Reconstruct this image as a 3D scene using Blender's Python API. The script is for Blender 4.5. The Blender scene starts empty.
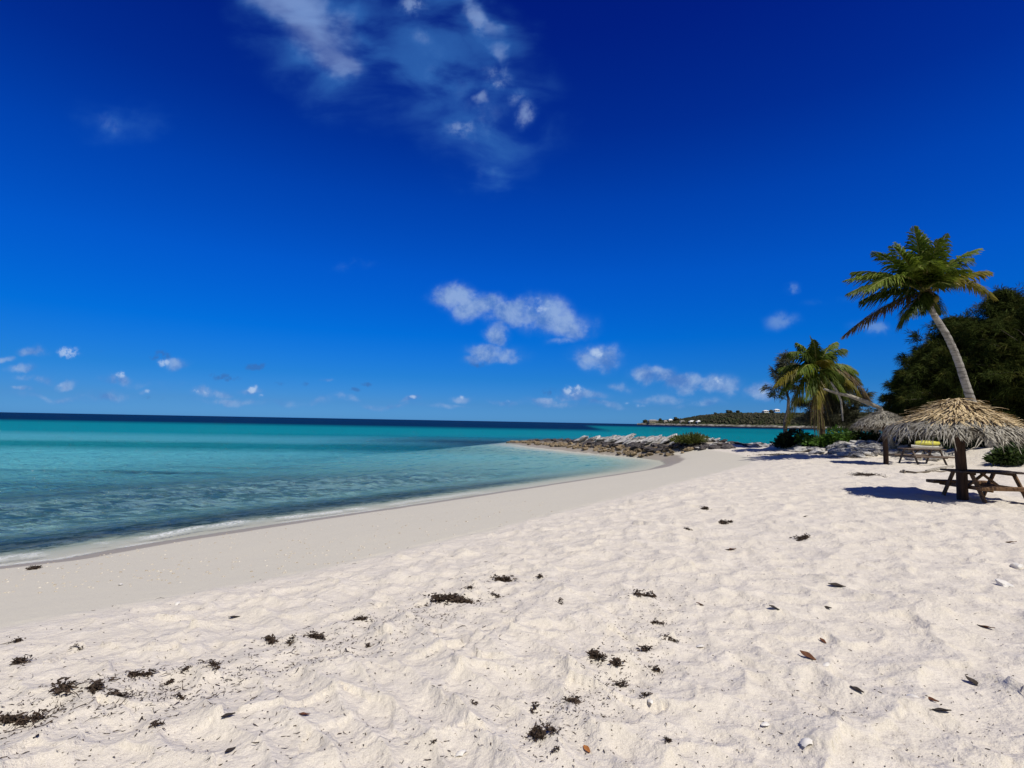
import bpy, bmesh, math, random
import numpy as np
from mathutils import Vector, Matrix, Quaternion

random.seed(7)
RNG = np.random.default_rng(11)
R = math.radians
S = bpy.context.scene
COL = S.collection

# ------------------------------------------------------------------ camera
W, H, F = 1024, 768, 520.0
CAMZ = 2.9
PITCH = math.atan((421.5 - 384.0) / F)
ROLL = R(1.06)
cam_data = bpy.data.cameras.new("camera")
cam_data.sensor_width = 36.0
cam_data.lens = 36.0 * F / W
cam_data.clip_start = 0.05
cam_data.clip_end = 40000
cam = bpy.data.objects.new("camera", cam_data)
COL.objects.link(cam)
CAMROT = Matrix.Rotation(R(90) + PITCH, 3, 'X') @ Matrix.Rotation(ROLL, 3, 'Z')
cam.matrix_world = Matrix.Translation((0, 0, CAMZ)) @ CAMROT.to_4x4()
S.camera = cam

def ray(px, py):
    return CAMROT @ Vector(((px - W / 2) / F, -(py - H / 2) / F, -1.0))

def at_z(px, py, z):
    d = ray(px, py)
    t = (z - CAMZ) / d.z
    return Vector((d.x * t, d.y * t, z))

def at_y(px, py, y):
    """the point seen at that pixel, y metres ahead of the camera"""
    d = ray(px, py)
    t = y / d.y
    return Vector((d.x * t, y, CAMZ + d.z * t))

# ------------------------------------------------------------------ exposure, sun, sky
S.view_settings.view_transform = 'Standard'
S.view_settings.look = 'None'
S.view_settings.gamma = 1.0
S.view_settings.exposure = 0.0
S.render.engine = 'CYCLES'
S.cycles.max_bounces = 6
S.cycles.transparent_max_bounces = 12
S.cycles.use_denoising = True

SUN_TRAVEL = Vector((-0.34, 0.55, -1.0)).normalized()
sun_data = bpy.data.lights.new("sun", 'SUN')
sun_data.energy = 4.15
sun_data.angle = R(0.5)
sun_data.color = (1.0, 0.945, 0.86)
sun = bpy.data.objects.new("sun", sun_data)
COL.objects.link(sun)
sun.rotation_euler = SUN_TRAVEL.to_track_quat('-Z', 'Y').to_euler()
sun.location = (0, 0, 30)
TO_SUN = -SUN_TRAVEL
SUN_EL = math.asin(TO_SUN.z)
SUN_AZ = math.atan2(TO_SUN.x, TO_SUN.y)      # clockwise from +Y

class NT:
    """small helper to write node trees"""
    def __init__(self, tree):
        self.t = tree
        tree.nodes.clear()
    def n(self, typ, **kw):
        nd = self.t.nodes.new(typ)
        for k, v in kw.items():
            setattr(nd, k, v)
        return nd
    def put(self, sock, v):
        if isinstance(v, bpy.types.NodeSocket):
            self.t.links.new(v, sock)
        elif v is not None:
            sock.default_value = v
    def math(self, op, a, b=None, c=None, clamp=False):
        nd = self.n('ShaderNodeMath', operation=op, use_clamp=clamp)
        self.put(nd.inputs[0], a)
        if b is not None: self.put(nd.inputs[1], b)
        if c is not None: self.put(nd.inputs[2], c)
        return nd.outputs[0]
    def vmath(self, op, a, b=None):
        nd = self.n('ShaderNodeVectorMath', operation=op)
        self.put(nd.inputs[0], a)
        if b is not None: self.put(nd.inputs[1], b)
        return nd.outputs[1] if op in ('LENGTH', 'DOT_PRODUCT') else nd.outputs[0]
    def mix(self, fac, a, b, blend='MIX'):
        nd = self.n('ShaderNodeMix', data_type='RGBA', blend_type=blend)
        self.put(nd.inputs['Factor'], fac)
        ins = [s for s in nd.inputs if s.type == 'RGBA']
        self.put(ins[0], a if isinstance(a, bpy.types.NodeSocket) else (*a, 1))
        self.put(ins[1], b if isinstance(b, bpy.types.NodeSocket) else (*b, 1))
        return [s for s in nd.outputs if s.type == 'RGBA'][0]
    def range(self, v, a, b, c=0.0, d=1.0, smooth=True):
        nd = self.n('ShaderNodeMapRange', interpolation_type='SMOOTHSTEP' if smooth else 'LINEAR')
        self.put(nd.inputs[0], v)
        for i, x in enumerate((a, b, c, d)):
            self.put(nd.inputs[1 + i], x)
        return nd.outputs[0]
    def noise(self, vec, scale, detail=4, rough=0.55, dist=0.0):
        nd = self.n('ShaderNodeTexNoise')
        if vec is not None: self.put(nd.inputs['Vector'], vec)
        nd.inputs['Scale'].default_value = scale
        nd.inputs['Detail'].default_value = detail
        nd.inputs['Roughness'].default_value = rough
        nd.inputs['Distortion'].default_value = dist
        return nd.outputs[0]
    def ramp(self, fac, stops, interp='LINEAR'):
        nd = self.n('ShaderNodeValToRGB')
        cr = nd.color_ramp
        cr.interpolation = interp
        while len(cr.elements) < len(stops):
            cr.elements.new(0.5)
        for e, (p, c) in zip(cr.elements, stops):
            e.position = p
            e.color = (*c, 1)
        self.put(nd.inputs[0], fac)
        return nd.outputs[0]

def srgb(r, g, b):
    f = lambda c: (c / 255 / 12.92) if c / 255 <= 0.04045 else ((c / 255 + 0.055) / 1.055) ** 2.4
    return (f(r), f(g), f(b))

world = bpy.data.worlds.new("World")
S.world = world
world.use_nodes = True
w = NT(world.node_tree)
sky = w.n('ShaderNodeTexSky', sky_type='NISHITA', sun_disc=False)
sky.sun_elevation = SUN_EL
sky.sun_rotation = SUN_AZ
sky.altitude = 0
sky.air_density = 1.0
sky.dust_density = 0.3
sky.ozone_density = 3.0
SKY_STRENGTH = 0.1
coord = w.n('ShaderNodeTexCoord').outputs['Generated']
sep = w.n('ShaderNodeSeparateXYZ')
w.put(sep.inputs[0], coord)
dx, dy, dz = sep.outputs
elev = w.math('MAXIMUM', dz, 0.0)
# colour response of the deep tropical sky: pale at the horizon, saturated navy high up
SKYTABLE = [  # sin(elevation), wanted colour, what the Nishita sky gives there at strength 0.1
    (0.005, (84, 148, 206), (0.666, 0.658, 0.511)),
    (0.030, (74, 141, 205), (0.630, 0.709, 0.619)),
    (0.080, (38, 127, 211), (0.446, 0.612, 0.698)),
    (0.160, (3, 108, 213), (0.277, 0.433, 0.623)),
    (0.270, (2, 86, 198), (0.172, 0.286, 0.478)),
    (0.390, (1, 65, 172), (0.123, 0.209, 0.374)),
    (0.500, (1, 44, 144), (0.098, 0.168, 0.314)),
    (0.620, (1, 30, 126), (0.083, 0.143, 0.273)),
    (0.750, (1, 22, 112), (0.075, 0.131, 0.254)),
    (1.000, (1, 16, 96), (0.077, 0.132, 0.259)),
]
behind = w.range(dy, -0.55, 0.0, 1.0, 0.0)
tint = w.ramp(elev, [(z, tuple(min(4.0, a / b) for a, b in zip(srgb(*c), nish))) for z, c, nish in SKYTABLE])
# unseen sky behind the camera, toned paler and less saturated as neutral fill light
tint = w.mix(behind, tint, (0.42, 0.42, 0.42))
skycol = w.mix(1.0, sky.outputs[0], tint, 'MULTIPLY')
skycol = w.vmath('SCALE', skycol)
skycol.node.inputs['Scale'].default_value = 0.1      # same as strength 0.1

# clouds: soft ellipses on the sky, broken up by noise; all by direction
ahead = w.math('MAXIMUM', dy, 0.02)
comb = w.n('ShaderNodeCombineXYZ')
w.put(comb.inputs[0], w.math('DIVIDE', dx, ahead))
w.put(comb.inputs[1], w.math('DIVIDE', dz, ahead))
w.put(comb.inputs[2], 0.0)
uv = comb.outputs[0]
warp = w.n('ShaderNodeTexNoise')
w.put(warp.inputs['Vector'], uv)
warp.inputs['Scale'].default_value = 11.0
warp.inputs['Detail'].default_value = 5
wv = w.vmath('SUBTRACT', warp.outputs['Color'], (0.5, 0.5, 0.5))

def sky_uv(px, py):
    d = ray(px, py)
    return d.x / d.y, d.z / d.y

def blob_field(blobs, coordv):
    acc = None
    for b in blobs:
        px, py, rx, ry = b[:4]
        rot = b[4] if len(b) > 4 else 0
        amp = b[5] if len(b) > 5 else 1.0
        u, v = sky_uv(px, py)
        k = 1.0 + 0.35 * (u * u + v * v)
        mp = w.n('ShaderNodeMapping', vector_type='TEXTURE')
        w.put(mp.inputs['Vector'], coordv)
        if acc is None:
            mp.inputs['Location'].default_value = (u, v, 0)
        else:       # one after the other, so that the shader stack stays small
            lc = w.n('ShaderNodeCombineXYZ')
            lc.inputs[0].default_value = u
            lc.inputs[1].default_value = v
            w.put(lc.inputs[2], acc)
            w.put(mp.inputs['Location'], lc.outputs[0])
        mp.inputs['Rotation'].default_value = (0, 0, R(rot))
        mp.inputs['Scale'].default_value = (rx / F * k, ry / F * k, 1e5)
        ln = w.vmath('LENGTH', mp.outputs[0])
        val = w.range(ln, 0.0, 1.0, amp, 0.0, smooth=True)
        acc = val if acc is None else w.math('MAXIMUM', acc, val)
    return acc

def warped(amount):
    s_ = w.n('ShaderNodeVectorMath', operation='SCALE')
    w.put(s_.inputs[0], wv)
    s_.inputs['Scale'].default_value = amount
    m_ = w.n('ShaderNodeVectorMath', operation='MULTIPLY')
    w.put(m_.inputs[0], s_.outputs[0])
    m_.inputs[1].default_value = (1, 1, 0)
    return w.vmath('ADD', uv, m_.outputs[0])

STREAK = [(285, 0, 70, 40, -38, 0.9), (315, 28, 78, 42, -42, 1.0), (340, 55, 46, 28, -50, 0.95), (350, 74, 22, 18, -60, 0.6), (478, 12, 46, 15, -55, 0.7), (494, 52, 30, 12, -65, 0.55)]
CIRRUS = [(318, 20, 46, 26, -40, 0.35),           (415, 6, 26, 22, 0, 0.95), (440, 75, 80, 50, -35, 0.35), (485, 120, 60, 60, -20, 0.42),
          (475, 20, 40, 16, -55, 0.75), (492, 50, 26, 12, -65, 0.6),
          (462, 131, 30, 20, 0, 0.95), (497, 78, 30, 26, -20, 0.85), (527, 118, 17, 26, 0, 0.9),
          (482, 100, 20, 15, 0, 0.75), (484, 172, 22, 22, 0, 0.55), (515, 95, 20, 18, 0, 0.7),
          (420, 40, 25, 18, 0, 0.5), (116, 122, 34, 13, -8, 0.42),
          (480, 5, 30, 10, 0, 0.6)]
HAZE = [(330, 40, 150, 80, -40, 1.0), (430, 70, 130, 90, -35, 0.9), (490, 120, 100, 95, -20, 0.9), (470, 20, 110, 60, -40, 0.8), (490, 175, 40, 40, 0, 0.7), (120, 122, 60, 26, 0, 0.5)]
VEIL = [(560, 221, 30, 10, 0, 0.55), (578, 209, 15, 10, 0, 0.85), (1016, 212, 26, 9, 10, 0.42), (352, 266, 36, 12, 0, 0.36),
        (790, 288, 15, 8, 15, 0.75), (783, 319, 28, 14, 8, 0.66), (875, 329, 36, 12, 0, 0.66), (830, 300, 50, 8, 0, 0.3)]
GREY = [(455, 295, 44, 24), (478, 304, 46, 26), (508, 316, 46, 22), (540, 312, 58, 34), (572, 322, 42, 28),
        (497, 334, 24, 20), (494, 355, 54, 19, 0, 1.0), (470, 362, 24, 10, 0, 0.75), (560, 340, 30, 8, 0, 0.5),
        (597, 357, 48, 26, 0, 0.95), (655, 377, 42, 15), (686, 384, 42, 15), (722, 386, 42, 19), (762, 392, 36, 15),
        (577, 396, 52, 12, 0, 0.8), (545, 398, 36, 8, 0, 0.75), (600, 404, 60, 8, 0, 0.5), (700, 404, 50, 8, 0, 0.45),
        (34, 350, 22, 9, 0, 0.75), (4, 356, 16, 6, 0, 0.7), (20, 369, 22, 8, 0, 0.8), (66, 384, 20, 7, 0, 0.65),
        (115, 380, 26, 8, 0, 0.75), (148, 390, 16, 6, 0, 0.6), (172, 366, 28, 9, 0, 0.65), (212, 394, 34, 10, 0, 0.75),
        (250, 391, 26, 8, 0, 0.5), (150, 384, 60, 8, 0, 0.35), (60, 398, 90, 8, 0, 0.4), (300, 400, 80, 9, 0, 0.4),
        (415, 399, 24, 7, 0, 0.6), (462, 398, 26, 9, 0, 0.6), (505, 402, 26, 7, 0, 0.6), (440, 405, 80, 7, 0, 0.4),
        (20, 392, 20, 5, 0, 0.55), (345, 398, 30, 8, 0, 0.5), (330, 378, 14, 5, 0, 0.5), (390, 404, 60, 9, 0, 0.5), (560, 402, 90, 10, 0, 0.55), (110, 396, 60, 9, 0, 0.5), (230, 402, 70, 9, 0, 0.5), (30, 380, 40, 8, 0, 0.5), (660, 398, 60, 9, 0, 0.5), (620, 386, 40, 9, 0, 0.45)]
DARK = [(160, 357, 24, 7, 0, 0.9), (255, 366, 20, 7, 0, 0.9), (224, 378, 24, 6, 0, 0.8), (366, 383, 9, 4, 0, 0.85),
        (355, 389, 12, 4, 0, 0.7), (95, 352, 20, 4, 0, 0.35), (155, 397, 18, 5, 0, 0.5), (280, 384, 14, 4, 0, 0.5),
        (552, 391, 30, 7, 0, 0.55), (478, 366, 18, 6, 0, 0.7), (308, 384, 14, 4, 0, 0.5)]
WHITE = [(540, 308, 40, 16, 0, 0.6), (470, 294, 26, 11, 0, 0.5), (68, 352, 17, 10), (122, 376, 8, 6), (163, 365, 12, 6, 0, 0.9), (252, 389, 9, 8), (262, 396, 6, 5, 0, 0.9),
         (574, 391, 16, 10), (600, 352, 20, 13, 0, 0.8), (716, 383, 24, 10, 0, 0.7), (764, 391, 18, 9, 0, 0.7),
         (213, 393, 20, 6, 0, 0.75), (462, 396, 9, 5, 0, 0.8), (414, 398, 8, 5, 0, 0.8), (505, 400, 7, 4, 0, 0.7),
         (195, 392, 8, 5, 0, 0.8), (540, 300, 22, 10, 0, 0.55), (20, 369, 14, 5, 0, 0.5), (62, 384, 12, 4, 0, 0.5),
         (148, 390, 8, 4, 0, 0.6), (640, 403, 10, 4, 0, 0.6), (625, 400, 8, 4, 0, 0.5)]

n_fine = w.noise(uv, 46.0, 6, 0.62)
n_mid = w.noise(uv, 17.0, 6, 0.6)
stretch = w.n('ShaderNodeMapping')
w.put(stretch.inputs['Vector'], uv)
stretch.inputs['Rotation'].default_value = (0, 0, R(35))
stretch.inputs['Scale'].default_value = (1.0, 2.2, 1.0)
n_wisp = w.noise(stretch.outputs[0], 5.0, 5, 0.52, 0.4)
n_puff = w.noise(uv, 15.0, 6, 0.62, 0.2)

def background(colour):
    sc_ = w.n('ShaderNodeVectorMath', operation='SCALE')
    w.put(sc_.inputs[0], colour)
    sc_.inputs['Scale'].default_value = 10.0
    bg = w.n('ShaderNodeBackground')
    w.put(bg.inputs[0], sc_.outputs[0])
    bg.inputs[1].default_value = 0.1
    return bg.outputs[0]

def wmix(fac, a, b):
    m_ = w.n('ShaderNodeMixShader')
    w.put(m_.inputs[0], fac)
    w.t.links.new(a, m_.inputs[1])
    w.t.links.new(b, m_.inputs[2])
    return m_.outputs[0]

def over(alpha, below, colour):
    thin = w.mix(0.72, below, srgb(70, 138, 214))
    return w.mix(alpha, below, w.mix(w.range(alpha, 0.0, 0.50), thin, colour))

def broken(f, nz, lo, hi, keep, t0, t1, alpha):
    """blob field torn by noise: keep is what is left where the noise is lowest"""
    k = w.range(nz, lo, hi, keep, 1.25)
    return w.math('MULTIPLY', w.range(w.math('MULTIPLY', f, k), t0, t1), alpha)

fh = blob_field(HAZE, warped(0.12))
a_h = broken(fh, n_wisp, 0.32, 0.68, 0.25, 0.02, 1.0, 0.55)
fc = blob_field(CIRRUS, warped(0.085))
a_c = broken(fc, n_puff, 0.33, 0.68, 0.34, 0.02, 1.2, 0.70)
fs = blob_field(STREAK, warped(0.10))
a_s = broken(fs, n_wisp, 0.30, 0.70, 0.60, 0.02, 1.0, 0.80)
c0 = over(a_h, skycol, srgb(56, 116, 190))
c0 = over(a_s, c0, srgb(126, 154, 206))
high_sky = background(over(a_c, c0, srgb(134, 162, 211)))

fv = blob_field(VEIL, warped(0.05))
a_v = broken(fv, n_mid, 0.34, 0.64, 0.25, 0.02, 1.0, 0.66)
fg = blob_field(GREY, warped(0.060))
a_g = broken(fg, n_mid, 0.33, 0.66, 0.52, 0.02, 0.90, 0.82)
fd = blob_field(DARK, warped(0.030))
a_d = broken(fd, n_fine, 0.36, 0.62, 0.2, 0.15, 0.85, 0.55)
fw = blob_field(WHITE, warped(0.040))
a_w = broken(fw, n_fine, 0.34, 0.66, 0.34, 0.03, 1.15, 0.70)
greycol = w.mix(w.range(n_puff, 0.36, 0.62), srgb(84, 128, 196), srgb(150, 178, 219))
c1 = over(a_v, skycol, srgb(122, 160, 212))
c2 = over(a_g, c1, greycol)
c3 = w.mix(a_d, c2, srgb(62, 104, 168))
c4 = over(a_w, c3, srgb(192, 213, 239))
low_sky = background(c4)
vv = w.math('DIVIDE', dz, ahead)
is_high = w.math('GREATER_THAN', vv, 0.34)
u_abs = w.math('ABSOLUTE', w.math('DIVIDE', dx, ahead))
clouded = w.math('MULTIPLY', w.math('GREATER_THAN', dy, 0.04), w.math('LESS_THAN', u_abs, 1.7))
clouded = w.math('MULTIPLY', clouded, w.math('LESS_THAN', vv, 1.6))
wo = w.n('ShaderNodeOutputWorld')
w.t.links.new(wmix(clouded, background(skycol), wmix(is_high, low_sky, high_sky)), wo.inputs[0])

# ------------------------------------------------------------------ object helpers
def link(name, mesh, parent=None, mat=None):
    o = bpy.data.objects.new(name, mesh)
    COL.objects.link(o)
    if parent is not None: o.parent = parent
    if mat is not None and not mesh.materials: mesh.materials.append(mat)
    return o

def tag(o, label, cat, group=None, kind=None):
    o['label'] = label
    o['category'] = cat
    if group: o['group'] = group
    if kind: o['kind'] = kind
    return o

def empty(name, loc, rz=0.0):
    o = bpy.data.objects.new(name, None)
    COL.objects.link(o)
    o.location = loc
    o.rotation_euler = (0, 0, rz)
    o.empty_display_size = 0.2
    return o

def copy_tree(o, parent=None):
    c = o.copy()
    COL.objects.link(c)
    if parent is not None:
        c.parent = parent
    for ch in list(o.children):
        copy_tree(ch, c)
    return c

class MB:
    """collects vertices and faces for one mesh"""
    def __init__(self):
        self.v, self.f, self.m = [], [], []
    def add(self, verts, faces, mi=0):
        b = len(self.v)
        self.v.extend([tuple(p) for p in verts])
        self.f.extend([tuple(i + b for i in f) for f in faces])
        self.m.extend([mi] * len(faces))
    def box(self, c, size, rot=None):
        sx, sy, sz = (s / 2 for s in size)
        b = min(0.012, sx * .4, sy * .4, sz * .4)
        bm = bmesh.new()
        bmesh.ops.create_cube(bm, size=1.0)
        for v in bm.verts:
            v.co = Vector((v.co.x * 2 * sx, v.co.y * 2 * sy, v.co.z * 2 * sz))
        bmesh.ops.bevel(bm, geom=list(bm.edges), offset=b, segments=1, affect='EDGES')
        M = rot if rot is not None else Matrix.Identity(3)
        c = Vector(c)
        vs = [M @ v.co + c for v in bm.verts]
        fs = [[v.index for v in f.verts] for f in bm.faces]
        bm.free()
        self.add(vs, fs)
    def beam(self, a, b, wd, th, up=Vector((0, 0, 1))):
        """squared timber from a to b, wd wide across and th thick along up"""
        a, b = Vector(a), Vector(b)
        d = (b - a).normalized()
        side = d.cross(up)
        if side.length < 1e-4: side = d.cross(Vector((1, 0, 0)))
        side.normalize()
        u = side.cross(d).normalized()
        M = Matrix((d, side, u)).transposed()
        self.box((a + b) / 2, ((b - a).length, wd, th), M)
    def tube(self, pts, radii, seg=10, cap=True, jitter=0.0):
        pts = [Vector(p) for p in pts]
        n = len(pts)
        vs = []
        side = None
        for i, p in enumerate(pts):
            d = (pts[min(i + 1, n - 1)] - pts[max(i - 1, 0)]).normalized()
            if side is None:
                side = d.cross(Vector((0, 0, 1)))
                if side.length < 0.05: side = d.cross(Vector((1, 0, 0)))
            side = (side - d * side.dot(d)).normalized()
            u = d.cross(side).normalized()
            r = radii[i] if hasattr(radii, '__len__') else radii
            for k in range(seg):
                a = 2 * math.pi * k / seg
                rr = r * (1 + random.uniform(-jitter, jitter))
                vs.append(p + side * math.cos(a) * rr + u * math.sin(a) * rr)
        fs = []
        for i in range(n - 1):
            for k in range(seg):
                k2 = (k + 1) % seg
                fs.append((i * seg + k, i * seg + k2, (i + 1) * seg + k2, (i + 1) * seg + k))
        if cap:
            fs.append(tuple(range(seg))[::-1])
            fs.append(tuple((n - 1) * seg + k for k in range(seg)))
        self.add(vs, fs)
    def mesh(self, name, mat, smooth=False):
        me = bpy.data.meshes.new(name)
        me.from_pydata(self.v, [], self.f)
        mats = mat if isinstance(mat, (list, tuple)) else [mat]
        for m in mats: me.materials.append(m)
        if len(mats) > 1:
            me.polygons.foreach_set('material_index', self.m)
        if smooth:
            me.polygons.foreach_set('use_smooth', [True] * len(me.polygons))
        me.update()
        return me
    def build(self, name, mat, parent=None, smooth=False):
        return link(name, self.mesh(name, mat, smooth), parent)

def quads_mesh(name, V, Q, mat, smooth=False, tri=False):
    """numpy arrays to a mesh: V (n,3), Q (m,4) or (m,3)"""
    me = bpy.data.meshes.new(name)
    V = np.asarray(V, np.float32)
    Q = np.asarray(Q, np.int32)
    k = Q.shape[1]
    me.vertices.add(len(V))
    me.vertices.foreach_set('co', V.ravel())
    me.loops.add(Q.size)
    me.loops.foreach_set('vertex_index', Q.ravel())
    me.polygons.add(len(Q))
    me.polygons.foreach_set('loop_start', np.arange(0, Q.size, k, dtype=np.int32))
    me.polygons.foreach_set('loop_total', np.full(len(Q), k, np.int32))
    if smooth: me.polygons.foreach_set('use_smooth', np.ones(len(Q), bool))
    if mat is not None: me.materials.append(mat)
    me.update(calc_edges=True)
    me.validate()
    return me

# ------------------------------------------------------------------ numpy noise
_T = np.random.default_rng(3).random((256, 256))
def vnoise(x, y):
    xi, yi = np.floor(x).astype(int), np.floor(y).astype(int)
    fx, fy = x - xi, y - yi
    fx, fy = fx * fx * fx * (fx * (fx * 6 - 15) + 10), fy * fy * fy * (fy * (fy * 6 - 15) + 10)
    g = lambda a, b: _T[a & 255, b & 255]
    return (g(xi, yi) * (1 - fx) + g(xi + 1, yi) * fx) * (1 - fy) + (g(xi, yi + 1) * (1 - fx) + g(xi + 1, yi + 1) * fx) * fy
def fbm(x, y, oct=4, rough=0.5):
    s, a, t = 0.0, 1.0, 0.0
    for o in range(oct):
        s = s + a * vnoise(x * 2 ** o + 17.3 * o, y * 2 ** o + 9.1 * o)
        t += a
        a *= rough
    return s / t
def sstep(a, b, x):
    t = np.clip((x - a) / (b - a), 0, 1)
    return t * t * (3 - 2 * t)
def dimples(x, y, c, seed, sharp=1.0):
    """trampled sand: shallow pits with soft cusped ridges between them; about 0..1"""
    gx, gy = x / c, y / c
    xi, yi = np.floor(gx).astype(int), np.floor(gy).astype(int)
    f1 = np.full(np.shape(x), 9.0)
    dep = np.zeros(np.shape(x))
    for ox in (-1, 0, 1):
        for oy in (-1, 0, 1):
            cx, cy = xi + ox, yi + oy
            jx = _T[(cx * 7 + seed) & 255, (cy * 13 + seed * 3) & 255]
            jy = _T[(cx * 11 + seed * 5) & 255, (cy * 5 + seed) & 255]
            dd = _T[(cx * 3 + seed * 2) & 255, (cy * 17 + seed) & 255]
            ang = dd * 3.1
            ex, ey = gx - cx - jx, gy - cy - jy
            ca, sa = np.cos(ang), np.sin(ang)
            a = (ex * ca + ey * sa) * 0.75
            b = (-ex * sa + ey * ca) * 1.25
            d = a * a + b * b
            m = d < f1
            f1 = np.where(m, d, f1)
            dep = np.where(m, 0.25 + 0.75 * dd, dep)
    return np.clip(f1, 0, 1) ** (0.62 * sharp) * dep

# ------------------------------------------------------------------ lie of the land
def P(px, py, z=0.0):
    v = at_z(px, py, z)
    return (v.x, v.y)

near_shore = [P(*p) for p in [(0, 567), (60, 560), (130, 547), (200, 536), (300, 521), (400, 507), (500, 492), (600, 477),
                              (650, 469.5), (667, 464), (662, 460.5), (640, 457.5), (600, 454), (560, 450), (530, 446.5), (510, 443)]]
far_shore = [(0.2, 74.0), (4.5, 73.5), (9.0, 64.0), (13.0, 55.0), (16.5, 50.0), (20.0, 47.5), (25, 46.5), (31, 47), (38, 52), (60, 60), (140, 70), (300, 70)]
start = Vector(near_shore[0]) + (Vector(near_shore[0]) - Vector(near_shore[1])).normalized() * 25
SHORE = [tuple(start)] + near_shore + far_shore
LAND = SHORE + [(300, -80), (start.x - 20, -80)]
BOUND = [P(x, y, 1.0) for x, y in [(0, 625), (100, 607), (200, 590), (300, 572), (400, 549), (500, 526), (600, 501), (700, 476), (745, 464.5), (752, 459), (735, 454), (705, 449.5)]]
b0 = Vector(BOUND[0]) + (Vector(BOUND[0]) - Vector(BOUND[1])).normalized() * 12
BOUND = [tuple(b0)] + BOUND + [(16.5, 47.0)]
SPIT = [(18.5, 40.5), (14.6, 45.5), (12.2, 49.5), (9.8, 54), (7.2, 60), (4.2, 66.5), (1.2, 72)]
DUNE = [P(x, y, 1.35) for x, y in [(770, 448.5), (800, 450.5), (850, 455.5), (905, 457)]] + [(20.5, 26.5), (21.5, 22.5), (24, 15), (34, 0)]

def seg_dist(x, y, line):
    best = np.full(np.shape(x), 1e9)
    for (ax, ay), (bx, by) in zip(line[:-1], line[1:]):
        vx, vy = bx - ax, by - ay
        L2 = vx * vx + vy * vy
        t = np.clip(((x - ax) * vx + (y - ay) * vy) / L2, 0, 1)
        best = np.minimum(best, (x - ax - t * vx) ** 2 + (y - ay - t * vy) ** 2)
    return np.sqrt(best)
def inside(x, y, poly):
    c = np.zeros(np.shape(x), bool)
    n = len(poly)
    for i in range(n):
        (ax, ay), (bx, by) = poly[i], poly[(i + 1) % n]
        if ay == by: continue
        cond = ((ay > y) != (by > y)) & (x < (bx - ax) * (y - ay) / (by - ay) + ax)
        c ^= cond
    return c
# dry side of the boundary between smooth and trampled sand
DRYPOLY = BOUND + [(20.5, 45.0), (300, 60), (300, -80), (b0.x - 10, -80)]
DUNEPOLY = DUNE + [(300, 0), (300, 60), (34, 46.0), (24.5, 43.5), (19, 40.5)]

def land(x, y):
    """height and masks of the ground (numpy arrays)"""
    x = np.asarray(x, float); y = np.asarray(y, float)
    s = seg_dist(x, y, SHORE) * np.where(inside(x, y, LAND), 1, -1)
    dry = inside(x, y, DRYPOLY)
    b = seg_dist(x, y, BOUND)
    sp = np.maximum(s, 0)
    t = sp / (sp + b + 1e-6)
    h = np.where(s < 0, np.maximum(-0.11 * -s - 0.0016 * s * s * 0.2, -5.5), np.where(dry, 1.0 + 0.32 * (1 - np.exp(-b / 2.2)), 1.0 * t ** 0.85))
    dspit = seg_dist(x, y, SPIT)
    along = np.clip((y - 41) / 31.0, 0, 1)
    top = np.interp(along, [0, 0.1, 0.2, 0.45, 0.65, 0.85, 1.0], [0.2, 0.55, 0.75, 0.75, 0.55, 0.3, 0.1])
    mound = top * np.exp(-(dspit / 2.2) ** 2)
    spitm = np.exp(-(dspit / 2.6) ** 4) * sstep(41, 45, y)
    h = h + mound * (s > 0) * sstep(40, 45, y)
    h = np.where((y > 46) & (s > 0) & (dspit < 6), np.minimum(h, 0.05 + 0.5 * sp + mound), h)
    dn = inside(x, y, DUNEPOLY)
    dd = np.where(dn, seg_dist(x, y, DUNEPOLY + [DUNEPOLY[0]]), 0)
    h = h + np.where(dn, 0.72 * sstep(0, 3.0, dd) + 0.35 * sstep(3, 14, dd), 0) * sstep(0, 4, s)
    return h, s, b, dry, spitm, dd

def rough_sand(x, y, s, b, dry):
    q = np.hypot(x, y)
    wx = x + 0.35 * (fbm(x * 1.3, y * 1.3, 3) - 0.5) + 0.10 * (fbm(x * 5, y * 5, 2) - 0.5)
    wy = y + 0.35 * (fbm(x * 1.3 + 40, y * 1.3 + 7, 3) - 0.5) + 0.10 * (fbm(x * 5 + 9, y * 5 + 3, 2) - 0.5)
    big = dimples(wx, wy, 0.40, 5)
    sml = dimples(wx + 3.3, wy + 1.7, 0.21, 23)
    old = dimples(wx * 0.9 + wy * 0.3, wy * 0.8 - wx * 0.2, 0.62, 61)
    var = sstep(0.32, 0.62, fbm(x * 0.45 + 5, y * 0.45, 3))
    tiny = dimples(wx * 1.05 + 7, wy + 3, 0.095, 91) * sstep(9, 4, q)
    h = 0.100 * big + (0.022 + 0.034 * (1 - var)) * sml + 0.090 * old * var + 0.010 * tiny
    h = h + 0.07 * (fbm(x * 0.5, y * 0.5, 3) - 0.5) + 0.014 * (fbm(x * 7, y * 7, 3) - 0.5)
    # wind scour running off to the right
    u = x * 0.80 + y * 0.60 + 0.5 * (fbm(x * 0.9, y * 0.9, 3) - 0.5)
    rid = (1 - np.abs(np.sin(u * 2 * math.pi / 0.55))) ** 1.6
    near = np.exp(-((x + 0.5) ** 2 + (y - 3.2) ** 2) / 4.0)
    h = h + 0.034 * rid * near
    ram = np.where(dry, 0.25 + 0.75 * sstep(0, 0.9, b), 0.0) * sstep(0.5, 2.0, s)
    h = h * ram
    # small scarp tracks on the smooth foreshore
    h = h + np.where(dry, 0, 0.010 * (fbm(x * 1.1, y * 1.1, 3) - 0.5) + 0.004 * (fbm(x * 6, y * 6, 2) - 0.5)) * (s > 0.6)
    return h - 0.06 * ram

def ground_z(x, y):
    X, Y = np.array([float(x)]), np.array([float(y)])
    h, s, b, dry, sm, dd = land(X, Y)
    return float((h + rough_sand(X, Y, s, b, dry))[0])

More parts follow.
